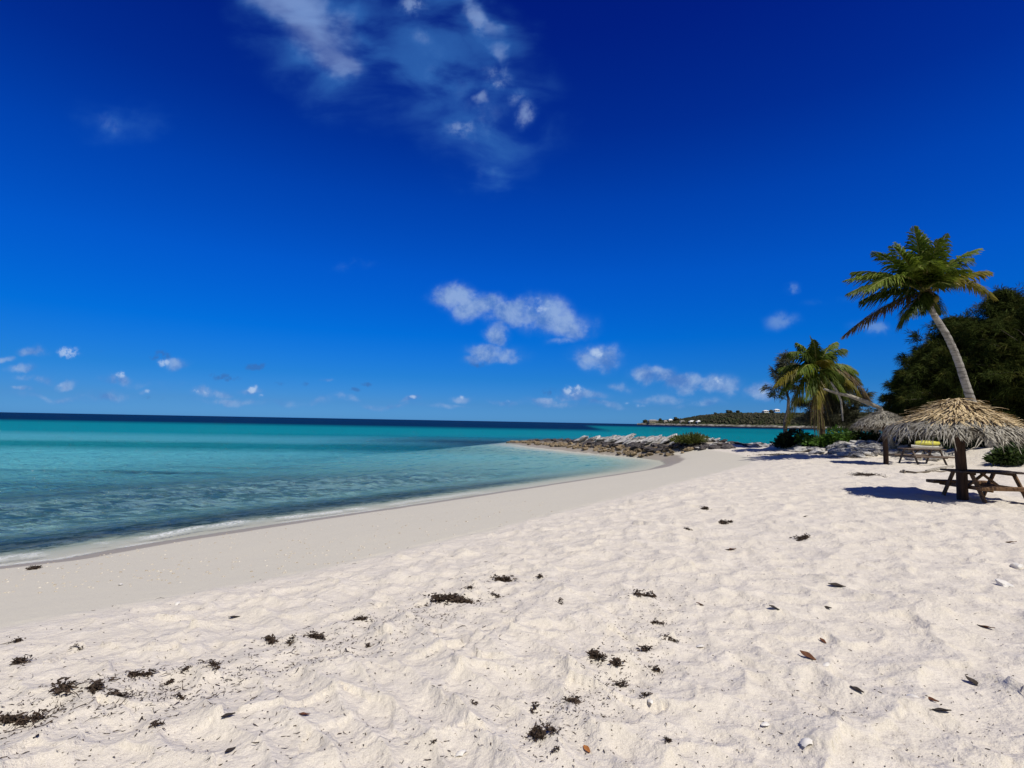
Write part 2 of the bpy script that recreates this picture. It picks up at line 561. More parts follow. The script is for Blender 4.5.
def drop(px, py):
    """where the sight line through that pixel meets the ground"""
    z = 1.25
    for _ in range(14):
        p = at_z(px, py, z)
        z = 0.5 * z + 0.5 * ground_z(p.x, p.y)
    p = at_z(px, py, z)
    return Vector((p.x, p.y, ground_z(p.x, p.y)))

def polar_grid(radii, a0, a1, step):
    ang = np.radians(np.arange(a0, a1 + 1e-6, step))
    rr, aa = np.meshgrid(radii, ang, indexing='ij')
    n, m = rr.shape
    idx = np.arange(n * m).reshape(n, m)
    Q = np.stack([idx[:-1, :-1], idx[:-1, 1:], idx[1:, 1:], idx[1:, :-1]], -1).reshape(-1, 4)[:, ::-1]
    return rr * np.sin(aa), rr * np.cos(aa), Q

# ------------------------------------------------------------------ materials
def new_mat(name):
    m = bpy.data.materials.new(name)
    m.use_nodes = True
    return m, NT(m.node_tree)

def finish(nt, shader):
    o = nt.n('ShaderNodeOutputMaterial')
    nt.t.links.new(shader, o.inputs[0])

def principled(nt, col, rough=0.8, spec=0.3, normal=None):
    p = nt.n('ShaderNodeBsdfPrincipled')
    nt.put(p.inputs['Base Color'], col if isinstance(col, bpy.types.NodeSocket) else (*col, 1))
    nt.put(p.inputs['Roughness'], rough)
    nt.put(p.inputs['Specular IOR Level'], spec)
    if normal is not None: nt.put(p.inputs['Normal'], normal)
    return p

def bump(nt, height, strength, dist, normal=None):
    b = nt.n('ShaderNodeBump')
    nt.put(b.inputs['Strength'], strength)
    nt.put(b.inputs['Distance'], dist)
    nt.put(b.inputs['Height'], height)
    if normal is not None: nt.put(b.inputs['Normal'], normal)
    return b.outputs[0]

def mottled(name, a, b, scale=6.0, rough=0.85, spec=0.25, bumpd=0.01, c=None, coordn='Object', stretch=None, rand=0.0):
    """two-tone noisy material with a little relief"""
    m, nt = new_mat(name)
    tc = nt.n('ShaderNodeTexCoord').outputs[coordn]
    if stretch:
        mp = nt.n('ShaderNodeMapping')
        nt.put(mp.inputs['Vector'], tc)
        mp.inputs['Scale'].default_value = stretch
        tc = mp.outputs[0]
    n1 = nt.noise(tc, scale, 6, 0.6)
    n2 = nt.noise(tc, scale * 5.3, 4, 0.6)
    f = nt.range(nt.math('MULTIPLY_ADD', n2, 0.4, nt.math('MULTIPLY', n1, 0.7)), 0.38, 0.72)
    col = nt.mix(f, a, b)
    if c is not None:
        n3 = nt.noise(tc, scale * 0.6, 3, 0.5)
        col = nt.mix(nt.range(n3, 0.52, 0.66), col, c)
    if rand:
        oi = nt.n('ShaderNodeObjectInfo').outputs['Random']
        hs = nt.n('ShaderNodeHueSaturation')
        nt.put(hs.inputs['Color'], col)
        nt.put(hs.inputs['Value'], nt.range(oi, 0, 1, 1 - rand, 1 + rand, smooth=False))
        col = hs.outputs[0]
    nrm = bump(nt, nt.math('ADD', n1, nt.math('MULTIPLY', n2, 0.5)), 0.8, bumpd) if bumpd else None
    finish(nt, principled(nt, col, rough, spec, nrm).outputs[0])
    return m

def leaf_mat(name, a, b, trans=0.25, scale=3.0, rough=0.5, tip=None, spec=0.2):
    """foliage: varied per leaf by position, some light passing through"""
    m, nt = new_mat(name)
    tc = nt.n('ShaderNodeTexCoord').outputs['Object']
    n1 = nt.noise(tc, scale, 3, 0.6)
    n2 = nt.noise(tc, scale * 9, 2, 0.6)
    f = nt.range(nt.math('MULTIPLY_ADD', n2, 0.5, nt.math('MULTIPLY', n1, 0.6)), 0.36, 0.74)
    col = nt.mix(f, a, b)
    if tip is not None:
        col = nt.mix(nt.range(nt.noise(tc, scale * 2.1, 2), 0.55, 0.7), col, tip)
    p = principled(nt, col, rough, spec)
    tr = nt.n('ShaderNodeBsdfTranslucent')
    nt.put(tr.inputs['Color'], col)
    mx = nt.n('ShaderNodeMixShader')
    mx.inputs[0].default_value = trans
    nt.t.links.new(p.outputs[0], mx.inputs[1])
    nt.t.links.new(tr.outputs[0], mx.inputs[2])
    finish(nt, mx.outputs[0])
    return m

# sand
m_sand, nt = new_mat("sand")
at = nt.n('ShaderNodeAttribute', attribute_name='zone')
zs = nt.n('ShaderNodeSeparateColor')
nt.put(zs.inputs[0], at.outputs['Color'])
wet, damp, rocky = zs.outputs
weed = nt.n('ShaderNodeAttribute', attribute_name='weed').outputs['Fac']
geo = nt.n('ShaderNodeNewGeometry')
pos = geo.outputs['Position']
n_big = nt.noise(pos, 0.55, 4, 0.55)
n_mid = nt.noise(pos, 5.0, 5, 0.6)
n_grain = nt.noise(pos, 160.0, 2, 0.7)
n_fleck = nt.noise(pos, 42.0, 3, 0.7)
n_fleck2 = nt.noise(pos, 17.0, 4, 0.75)
dry_c = nt.mix(n_big, (0.705, 0.645, 0.550), (0.645, 0.595, 0.515))
dry_c = nt.mix(nt.range(n_mid, 0.35, 0.7), dry_c, (0.725, 0.668, 0.580))
damp_c = nt.mix(n_big, (0.620, 0.580, 0.480), (0.580, 0.548, 0.462))
wet_c = (0.335, 0.300, 0.250)
col = nt.mix(damp, dry_c, damp_c)
grains = nt.range(n_grain, 0.30, 0.72, 0.86, 1.08)
gm = nt.n('ShaderNodeVectorMath', operation='SCALE')
nt.put(gm.inputs[0], col); nt.put(gm.inputs['Scale'], grains)
col = gm.outputs[0]
col = nt.mix(nt.math('MULTIPLY', nt.range(n_fleck, 0.655, 0.70), 0.65), col, (0.20, 0.15, 0.11))
col = nt.mix(nt.math('MULTIPLY', nt.range(n_fleck2, 0.70, 0.74), 0.6), col, (0.13, 0.095, 0.07))
col = nt.mix(wet, col, wet_c)
col = nt.mix(rocky, col, nt.mix(n_mid, (0.10, 0.085, 0.07), (0.30, 0.26, 0.20)))
weedm = nt.math('MULTIPLY', weed, nt.range(nt.noise(pos, 1.9, 6, 0.75, 0.8), 0.43, 0.55, 0.05, 1.0))
col = nt.mix(weedm, col, nt.mix(n_mid, (0.020, 0.045, 0.032), (0.075, 0.105, 0.065)))
hgt = nt.math('ADD', nt.math('MULTIPLY', n_grain, 0.10), nt.math('ADD', nt.math('MULTIPLY', nt.noise(pos, 26.0, 4, 0.6), 0.8), nt.math('MULTIPLY', n_mid, 1.2)))
bs = nt.math('MULTIPLY', nt.math('SUBTRACT', 1.0, nt.math('MULTIPLY', nt.math('MAXIMUM', damp, wet), 0.80)), 0.55)
nrm = bump(nt, nt.math('ADD', hgt, nt.math('MULTIPLY', nt.noise(pos, 9.0, 4, 0.55), 1.6)), bs, 0.034)
rgh = nt.math('SUBTRACT', 0.95, nt.math('MULTIPLY', wet, 0.35))
finish(nt, principled(nt, col, rgh, 0.10, nrm).outputs[0])

# ------------------------------------------------------------------ the beach and sea floor: one sheet
rad = list(0.5 * 1.0062 ** np.arange(0, 810))
while rad[-1] < 14000: rad.append(rad[-1] * 1.12)
gx, gy, gq = polar_grid(np.array(rad), -84, 84, 0.22)
shape = gx.shape
hx, hs, hb, hdry, hsm, hdd = (a.reshape(-1) for a in land(gx, gy))
fx, fy = gx.reshape(-1), gy.reshape(-1)
gz = hx + rough_sand(fx, fy, hs, hb, hdry)
# sea-grass beds and bare patches on the sea floor
wn = fbm(fx * 0.22 + 3, fy * 0.30, 4)
dist = np.hypot(fx, fy)
weedv = sstep(1.6, 3.4, -hs) * (1 - sstep(9.0, 15.0, -hs + 5.0 * (wn - 0.5))) * (0.55 + 0.45 * sstep(0.34, 0.52, fbm(fx * 0.8, fy * 0.8, 4)))
weedv *= sstep(42, 20, fy)
gme = quads_mesh("beach", np.stack([fx, fy, gz], -1), gq, m_sand, smooth=True)
zone = np.zeros((len(fx), 4), np.float32)
edge = hs + 0.35 * (fbm(fx * 0.9, fy * 0.9, 3) - 0.5)
wetw = 1.25
zone[:, 0] = (1 - sstep(wetw - 0.15, wetw + 0.12, edge)) * (hs > -60)
zone[:, 0] = np.where(hs < -0.15, zone[:, 0] * 0.25, zone[:, 0])
bn = hb + 0.25 * (fbm(fx * 2.2, fy * 2.2, 3) - 0.5)
zone[:, 1] = np.where(hdry, 1 - sstep(-0.05, 0.35, bn), 1.0) * sstep(46, 41, fy)
zone[:, 2] = np.clip(hsm * sstep(-1.5, 0.3, hs), 0, 1)
zone[:, 3] = 1
ca = gme.attributes.new('zone', 'FLOAT_COLOR', 'POINT')
ca.data.foreach_set('color', zone.ravel())
wa = gme.attributes.new('weed', 'FLOAT', 'POINT')
wa.data.foreach_set('value', weedv.astype(np.float32))
beach = link("beach", gme)
beach['kind'] = 'structure'
beach['label'] = 'white trampled coral sand beach sloping into the sea'

# ------------------------------------------------------------------ the sea
rad = list(6.0 * 1.0085 ** np.arange(0, 330))
while rad[-1] < 13500: rad.append(rad[-1] * 1.05)
wx_, wy_, wq = polar_grid(np.array(rad), -80, 60, 0.25)
sx, sy = wx_.reshape(-1), wy_.reshape(-1)
sd = seg_dist(sx, sy, SHORE) * np.where(inside(sx, sy, LAND), -1, 1)      # metres out from the shore
r_ = np.hypot(sx, sy)
amp = sstep(0.0, 5.0, sd) * 0.85 + 0.15
fade = 1 - sstep(50, 110, r_)
wob = fbm(sx * 0.35, sy * 0.35, 3)
def wave(dirx, diry, lam, a, sharp=1.0, k=0.9):
    ph = (sx * dirx + sy * diry) * 2 * math.pi / lam + 7 * k * (fbm(sx / lam * 0.35 + 3 * dirx, sy / lam * 0.35, 2) - 0.5) * 2
    return a * (np.sin(ph) * 0.5 + 0.5) ** sharp
wz = wave(0.80, -0.60, 1.9, 0.045, 1.6) + wave(0.95, -0.30, 1.15, 0.040, 1.3) + wave(0.45, -0.89, 0.8, 0.034, 1.2) + wave(0.99, 0.1, 0.55, 0.022)
wz = wz * (0.45 + 1.1 * fbm(sx * 0.6, sy * 0.6, 3)) + 0.03 * (fbm(sx * 2.2, sy * 2.2, 3) - 0.5) + 0.03 * (fbm(sx * 4.5, sy * 4.5, 2) - 0.5)
wz = (wz - 0.035) * amp * fade
# the little swash wave breaking on the sand
lip = np.exp(-((sd - 0.75 - 0.55 * (fbm(sx * 0.35, sy * 0.35, 3) - 0.5) * 2) / 0.22) ** 2) * sstep(26, 12, r_)
wz = wz + 0.035 * lip
wz = wz + 0.012 * (1 - sstep(0, 0.6, sd))
keep = (sd > -2.2)
fk = keep[wq].all(1)
wme = quads_mesh("sea", np.stack([sx, sy, wz], -1), wq[fk], None, smooth=True)

def lerp_cols(v, stops):
    xs = [s_[0] for s_ in stops]
    return np.stack([np.interp(v, xs, [s_[1][k] for s_ in stops]) for k in range(3)], -1)
lr = np.log(np.maximum(sy * 0.85 + r_ * 0.15, 1.0)) + 0.10 * (fbm(sx * 0.05, sy * 0.03, 3) - 0.5) * sstep(160, 60, r_)
SEA = [(2.0, (0.11, 0.26, 0.25)), (2.9, (0.15, 0.44, 0.46)), (3.35, (0.14, 0.52, 0.58)), (3.75, (0.10, 0.46, 0.55)),
       (3.90, (0.012, 0.24, 0.29)), (4.02, (0.014, 0.25, 0.30)), (4.12, (0.075, 0.39, 0.49)), (4.28, (0.070, 0.38, 0.49)),
       (4.50, (0.004, 0.25, 0.33)), (5.08, (0.002, 0.23, 0.30)), (5.30, (0.0, 0.12, 0.19)), (5.50, (0.0, 0.018, 0.070)), (9.6, (0.0, 0.012, 0.062))]
wc = lerp_cols(lr, SEA)
op = np.interp(sd, [0, 0.8, 3, 7, 14, 26, 60], [0.0, 0.02, 0.08, 0.20, 0.48, 0.85, 1.0])
op = np.maximum(op, sstep(55, 110, r_))
# dark sea-grass patches further out
dk = np.zeros_like(sx)
for (px, py, rx, ry, am) in [(165, 473.5, 3.6, 0.62, 0.75), (60, 486, 5.0, 0.7, 0.35), (450, 441.5, 9, 4.5, 0.55), (230, 468, 5, 0.5, 0.3), (350, 480, 5, 0.9, 0.3), (20, 471, 4, .5, .35), (490, 441.5, 6, 2.5, 0.6)]:
    c = at_z(px, py, 0)
    qx = (sx - c.x) / rx + 0.8 * (fbm(sx * 0.3, sy * 0.3, 3) - 0.5)
    qy = (sy - c.y) / ry + 0.9 * (fbm(sx * 0.5 + 5, sy * 0.5, 3) - 0.5)
    dk = np.maximum(dk, am * np.exp(-(qx * qx + qy * qy)))
wc = wc * (1 - dk[:, None]) + np.array([0.006, 0.05, 0.075]) * dk[:, None]
# bay behind the spit is shallow, bright sand
bay = sstep(14, 24, sx - (sy - 45) * 0.12) * sstep(44, 50, sy) * (1 - sstep(330, 700, sy))
wc = wc * (1 - 0.8 * bay[:, None]) + np.array([0.002, 0.22, 0.265]) * 0.8 * bay[:, None]
foam = lip * sstep(0.36, 0.60, fbm(sx * 1.6, sy * 1.6, 4)) + 0.55 * np.exp(-((sd - 0.05) / 0.10) ** 2) * sstep(0.42, 0.6, fbm(sx * 0.8 + 8, sy * 0.8, 3)) * sstep(30, 14, r_)
foam += 0.4 * np.exp(-((sd - 1.5) / 0.35) ** 2) * sstep(0.52, 0.66, fbm(sx * 1.8 + 8, sy * 1.8, 4)) * sstep(18, 9, r_)
wcol = np.concatenate([wc, np.ones((len(sx), 1))], 1).astype(np.float32)
a1 = wme.attributes.new('body', 'FLOAT_COLOR', 'POINT'); a1.data.foreach_set('color', wcol.ravel())
a2 = wme.attributes.new('opac', 'FLOAT', 'POINT'); a2.data.foreach_set('value', op.astype(np.float32))
a3 = wme.attributes.new('foam', 'FLOAT', 'POINT'); a3.data.foreach_set('value', np.clip(foam, 0, 1).astype(np.float32))
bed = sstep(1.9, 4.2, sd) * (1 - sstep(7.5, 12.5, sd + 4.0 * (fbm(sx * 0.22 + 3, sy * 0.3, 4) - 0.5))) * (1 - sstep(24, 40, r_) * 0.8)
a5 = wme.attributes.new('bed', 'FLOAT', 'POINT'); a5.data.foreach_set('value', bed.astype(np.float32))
a4 = wme.attributes.new('out', 'FLOAT', 'POINT'); a4.data.foreach_set('value', sd.astype(np.float32))

m_sea, nt = new_mat("sea_water")
bodyc = nt.n('ShaderNodeAttribute', attribute_name='body').outputs['Color']
opac = nt.n('ShaderNodeAttribute', attribute_name='opac').outputs['Fac']
foamf = nt.n('ShaderNodeAttribute', attribute_name='foam').outputs['Fac']
outm = nt.n('ShaderNodeAttribute', attribute_name='out').outputs['Fac']
pos = nt.n('ShaderNodeNewGeometry').outputs['Position']
mp = nt.n('ShaderNodeMapping')
nt.put(mp.inputs['Vector'], pos)
mp.inputs['Rotation'].default_value = (0, 0, R(-37))
mp.inputs['Scale'].default_value = (1.0, 1.9, 1.0)
w1 = nt.noise(mp.outputs[0], 2.2, 4, 0.55, 0.3)
w2 = nt.noise(mp.outputs[0], 0.35, 3, 0.5, 0.2)
w3 = nt.noise(mp.outputs[0], 5.5, 3, 0.55, 0.2)
hgt = nt.math('ADD', nt.math('MULTIPLY_ADD', w2, 2.0, nt.math('MULTIPLY', w1, 0.8)), nt.math('MULTIPLY', w3, 0.45))
# sea-grass tufts, sand gaps and the chop's light-dark mottling, painted into the water colour
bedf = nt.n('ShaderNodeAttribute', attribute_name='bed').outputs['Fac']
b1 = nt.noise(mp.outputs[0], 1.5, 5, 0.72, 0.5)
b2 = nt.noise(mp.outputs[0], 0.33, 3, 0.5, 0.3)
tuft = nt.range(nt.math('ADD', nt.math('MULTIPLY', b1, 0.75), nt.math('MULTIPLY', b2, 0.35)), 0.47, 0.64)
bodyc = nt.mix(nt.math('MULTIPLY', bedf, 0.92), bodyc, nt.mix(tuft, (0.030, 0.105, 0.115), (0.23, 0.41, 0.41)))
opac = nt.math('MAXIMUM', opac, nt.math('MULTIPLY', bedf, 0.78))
calm = nt.range(outm, 0.0, 3.0, 0.25, 1.0)
nrm = bump(nt, hgt, nt.math('MULTIPLY', calm, 1.0), 0.38)
fr = nt.n('ShaderNodeFresnel')
fr.inputs['IOR'].default_value = 1.33
nt.put(fr.inputs['Normal'], nrm)
refl = nt.math('MULTIPLY', fr.outputs[0], 0.70, clamp=True)
refl = nt.math('MINIMUM', refl, nt.range(outm, 4.0, 50.0, 0.24, 0.08))
refl = nt.math('MULTIPLY', refl, nt.range(outm, 0.0, 2.5, 0.25, 1.0))
tr = nt.n('ShaderNodeBsdfTransparent')
nt.put(tr.inputs['Color'], nt.mix(nt.range(outm, 0.2, 5.0), (0.95, 0.98, 0.97), (0.66, 0.92, 0.92)))
df = nt.n('ShaderNodeBsdfDiffuse')
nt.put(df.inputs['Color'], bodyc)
nt.put(df.inputs['Normal'], nrm)
mx1 = nt.n('ShaderNodeMixShader')
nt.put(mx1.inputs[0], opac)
nt.t.links.new(tr.outputs[0], mx1.inputs[1]); nt.t.links.new(df.outputs[0], mx1.inputs[2])
gl = nt.n('ShaderNodeBsdfGlossy')
nt.put(gl.inputs['Color'], (1, 1, 1, 1)); nt.put(gl.inputs['Roughness'], 0.10); nt.put(gl.inputs['Normal'], nrm)
mx2 = nt.n('ShaderNodeMixShader')
nt.put(mx2.inputs[0], refl)
nt.t.links.new(mx1.outputs[0], mx2.inputs[1]); nt.t.links.new(gl.outputs[0], mx2.inputs[2])
fd = nt.n('ShaderNodeBsdfDiffuse')
nt.put(fd.inputs['Color'], (0.78, 0.80, 0.80, 1))
mx3 = nt.n('ShaderNodeMixShader')
nt.put(mx3.inputs[0], nt.math('MULTIPLY', foamf, nt.range(nt.noise(pos, 14.0, 4, 0.7), 0.35, 0.6)))
nt.t.links.new(mx2.outputs[0], mx3.inputs[1]); nt.t.links.new(fd.outputs[0], mx3.inputs[2])
finish(nt, mx3.outputs[0])
wme.materials.append(m_sea)
sea = link("sea", wme)
sea['kind'] = 'structure'
sea['label'] = 'clear turquoise sea turning navy towards the horizon'

# ------------------------------------------------------------------ rocks
m_pale = mottled("pale_limestone", (0.30, 0.29, 0.28), (0.62, 0.60, 0.57), 2.2, bumpd=0.05, c=(0.17, 0.16, 0.155), rand=0.18)
m_grey = mottled("grey_limestone", (0.32, 0.31, 0.30), (0.56, 0.55, 0.53), 2.6, bumpd=0.03, c=(0.25, 0.24, 0.23), rand=0.2)
m_dark = mottled("dark_wet_rock", (0.030, 0.027, 0.026), (0.115, 0.100, 0.095), 3.0, bumpd=0.05, rough=0.7, rand=0.3)
m_tan = mottled("tan_rock", (0.11, 0.078, 0.045), (0.36, 0.28, 0.175), 3.0, bumpd=0.04, c=(0.09, 0.07, 0.05), rand=0.3)

def rock_mesh(name, mat, seed, flat=0.6, angular=0.5, sub=3):
    rnd = random.Random(seed)
    bm = bmesh.new()
    bmesh.ops.create_icosphere(bm, subdivisions=sub, radius=1.0)
    # cut flat faces into the ball, then roughen it
    planes = []
    for _ in range(9):
        n = Vector((rnd.gauss(0, 1), rnd.gauss(0, 1), rnd.gauss(0, 1))).normalized()
        planes.append((n, rnd.uniform(0.50, 0.85)))
    for v in bm.verts:
        p = v.co.copy()
        for n, d in planes:
            k = p.dot(n) - d
            if k > 0: p -= n * k * angular * 1.25
        q = p * 2.1 + Vector((seed * 3.7, seed * 1.3, seed))
        nz = fbm(np.array([q.x + q.z * 0.7]), np.array([q.y - q.z * 0.6]), 3)[0] - 0.5
        p *= 1 + 0.55 * nz
        p.z *= flat
        v.co = p
    me = bpy.data.meshes.new(name)
    bm.to_mesh(me)
    bm.free()
    me.materials.append(mat)
    return me

ROCKS = {k: [rock_mesh(k, m, 10 * j + i, fl, an, 3) for i in range(6)] for j, (k, m, fl, an) in enumerate([
    ('pale', m_pale, 0.55, 0.8), ('grey', m_grey, 0.65, 0.8), ('dark', m_dark, 0.6, 0.7), ('tan', m_tan, 0.62, 0.7)])}

def rock(kind, x, y, z, size, label, group, name='boulder', tilt=None, stretch=(1, 1, 1)):
    o = link(name, random.choice(ROCKS[kind]))
    o.location = (x, y, z)
    o.scale = tuple(size * s_ for s_ in stretch)
    o.rotation_euler = tilt if tilt else (random.uniform(-.35, .35), random.uniform(-.35, .35), random.uniform(0, 6.28))
    return tag(o, label, name.replace('_', ' '), group)

def spit_point(t):
    n = len(SPIT) - 1
    f = min(max(t, 0), 0.9999) * n
    i = int(f)
    a, b = Vector(SPIT[i]), Vector(SPIT[i + 1])
    d = (b - a).normalized()
    return a + (b - a) * (f - i), Vector((-d.y, d.x))      # left of travel = seaward near side

rr = random.Random(5)
# pale slabs along the crest and landward half
for k in range(135):
    t = rr.uniform(0.10, 0.62)
    p, nrm_ = spit_point(t)
    off = rr.uniform(-1.9, 0.9)
    x, y = p.x + nrm_.x * off, p.y + nrm_.y * off
    gz_ = ground_z(x, y)
    size = rr.uniform(0.35, 0.80) * (0.95 if t > 0.2 else 0.7)
    rock('pale', x, y, gz_ + size * rr.uniform(0.1, 0.45), size, 'pale limestone slab heaped on the crest of the rock spit', 'pale slabs heaped along the rock spit',
         'limestone_rock', (rr.uniform(-.3, .3), -0.42 + rr.uniform(-.25, .25), rr.uniform(-.5, .3)), (1.45, 1.0, 0.55))
# dark ledge below them and along the outer crest
for k in range(130):
    t = rr.uniform(0.02, 1.0)
    p, nrm_ = spit_point(t)
    off = rr.uniform(1.0, 2.0) if t < 0.55 else rr.uniform(-1.0, 1.1)
    x, y = p.x + nrm_.x * off, p.y + nrm_.y * off
    size = rr.uniform(0.3, 0.62) * (0.85 if t < 0.9 else 0.55)
    rock('dark', x, y, ground_z(x, y) + size * 0.15, size, 'dark weathered rock low on the rock spit', 'dark rocks along the rock spit', 'weathered_rock', None, (1.3, 1.0, 0.8))
# tan stones by the water
for k in range(200):
    t = rr.uniform(0.10, 1.0)
    p, nrm_ = spit_point(t)
    off = rr.uniform(1.7, 3.1) * (1.0 if t < 0.8 else 0.7)
    x, y = p.x + nrm_.x * off, p.y + nrm_.y * off
    g = ground_z(x, y)
    if g < -0.35: continue
    size = rr.uniform(0.12, 0.34)
    rock('tan', x, y, max(g, -0.05) + size * 0.25, size, 'tan rounded stone at the water edge of the spit', 'tan stones along the waterline of the spit', 'stone')
# low pale and dark ledges round the little bay
for k in range(70):
    px = rr.uniform(700, 792)
    yy = rr.uniform(41.0, 46.2)
    x = at_y(px, 430, yy).x
    g = ground_z(x, yy)
    size = rr.uniform(0.18, 0.46)
    kd = rr.choice(['dark', 'dark', 'grey', 'pale'])
    rock(kd, x, yy, max(g, 0.1) + size * 0.1, size, {'dark': 'dark ledge rock beside the little bay', 'grey': 'grey ledge rock beside the little bay', 'pale': 'pale ledge rock beside the little bay'}[kd],
         {'dark': 'dark rocks by the little bay', 'grey': 'grey rocks by the little bay', 'pale': 'pale rocks by the little bay'}[kd], 'ledge_rock', None, (1.4, 1.0, 0.6))
# retaining slope of grey boulders in front of the dune
for k in range(130):
    px = rr.uniform(796, 925)
    u = rr.random()
    base = P(px, np.interp(px, [790, 850, 905, 930], [450.0, 455.5, 456.5, 457.5]), 1.35)
    v = Vector(base).normalized()
    q = Vector(base) + v * (0.2 + 3.4 * u)
    if px < 835 and u > 0.25 + (px - 796) / 60: continue
    g = ground_z(q.x, q.y)
    size = rr.uniform(0.20, 0.50)
    kd = rr.choice(['pale', 'grey', 'pale'])
    rock(kd, q.x, q.y, g + size * 0.25, size, {'pale': 'whitish boulder in the stony bank behind the beach', 'grey': 'grey boulder in the stony bank behind the beach'}[kd],
         {'pale': 'whitish boulders of the stony bank', 'grey': 'grey boulders of the stony bank'}[kd], 'boulder', (rr.uniform(-.2, .2), rr.uniform(-.2, .2), rr.uniform(0, 6.3)), (1.35, 1.0, 0.75))
p = drop(907, 452)
rock('grey', p.x, p.y, p.z + 0.28, 0.75, 'broad grey boulder behind the far picnic table', None, 'boulder', (0.1, 0.1, 0.4), (1.3, 0.9, 0.7))

# ------------------------------------------------------------------ leaf clumps, shrubs, casuarinas
def blades(centres, dirs, length, width, rnd, curl=0.3, droop=0.0):
    """one thin pointed blade (two quads) at every centre along its direction"""
    n = len(centres)
    d = dirs / np.linalg.norm(dirs, axis=1, keepdims=True)
    up = rnd.normal(size=(n, 3))
    side = np.cross(d, up)
    side /= np.linalg.norm(side, axis=1, keepdims=True) + 1e-9
    L = (length * rnd.uniform(0.65, 1.25, n))[:, None]
    Wd = (width * rnd.uniform(0.7, 1.2, n))[:, None]
    nr = np.cross(side, d)
    mid = centres + d * L * 0.5 + nr * L * curl * 0.15 + np.array([0, 0, -1]) * L * droop * 0.25
    tip = centres + d * L + np.array([0, 0, -1]) * L * droop - nr * L * curl * 0.15
    V = np.stack([centres - side * Wd * .3, centres + side * Wd * .3, mid + side * Wd * .5, mid - side * Wd * .5, tip + side * Wd * .08, tip - side * Wd * .08], 1).reshape(-1, 3)
    b = (np.arange(n) * 6)[:, None]
    Q = np.concatenate([b + np.array([[0, 1, 2, 3]]), b + np.array([[3, 2, 4, 5]])], 0)
    return V, Q

def shrub(name, loc, rad3, n, leaf, mat, label, seed, droop=0.1, upright=0.5, width=0.4, group=None, clumps=9, cat='shrub', stem_mat=None):
    rnd = np.random.default_rng(seed)
    rad3 = np.array(rad3)
    cl = rnd.normal(size=(clumps, 3)) * 0.42
    cl[:, 2] = np.abs(cl[:, 2]) * 0.9
    cl = cl * rad3
    which = rnd.integers(0, clumps, n)
    ofs = rnd.normal(size=(n, 3))
    ofs /= np.linalg.norm(ofs, axis=1, keepdims=True)
    ofs *= rnd.uniform(0.45, 1.0, (n, 1)) * rad3 * 0.52
    c = cl[which] + ofs
    c[:, 2] = np.abs(c[:, 2])
    d = ofs / (np.linalg.norm(ofs, axis=1, keepdims=True) + 1e-6) + rnd.normal(size=(n, 3)) * 0.5
    d[:, 2] += upright
    V, Q = blades(c, d, leaf, leaf * width, rnd, droop=droop)
    root = empty(name, loc)
    tag(root, label, cat, group)
    link('foliage', quads_mesh('foliage', V, Q, mat), root)
    mb = MB()
    for k in range(clumps):
        e = Vector(cl[k])
        mb.tube([(e.x * .15, e.y * .15, -0.1), (e.x * .5, e.y * .5, e.z * .5), tuple(e)], [0.035, 0.025, 0.012], 6)
    mb.build('stem', stem_mat or m_bark, root)
    return root

m_bark = mottled("bark", (0.10, 0.085, 0.07), (0.24, 0.21, 0.18), 8.0, bumpd=0.02)
m_palmbark = mottled("palm_bark", (0.22, 0.205, 0.19), (0.42, 0.40, 0.37), 3.0, bumpd=0.02, stretch=(1, 1, 5), c=(0.15, 0.14, 0.13))
m_casua = leaf_mat("casuarina_needles", (0.013, 0.026, 0.007), (0.078, 0.098, 0.022), 0.14, 0.7, rough=0.9, tip=(0.090, 0.090, 0.022), spec=0.05)
m_casub = leaf_mat("grey_casuarina_needles", (0.065, 0.075, 0.045), (0.17, 0.17, 0.105), 0.2, 0.8, tip=(0.15, 0.14, 0.10), rough=0.9, spec=0.05)
m_scrub = leaf_mat("scrub_leaf", (0.020, 0.040, 0.012), (0.060, 0.095, 0.022), 0.2, 2.0)
m_bright = leaf_mat("bright_leaf", (0.030, 0.085, 0.012), (0.10, 0.19, 0.025), 0.25, 2.0)
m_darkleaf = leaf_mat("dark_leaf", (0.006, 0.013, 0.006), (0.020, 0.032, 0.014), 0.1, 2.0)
m_olive = leaf_mat("olive_leaf", (0.045, 0.065, 0.014), (0.14, 0.155, 0.035), 0.2, 1.5)

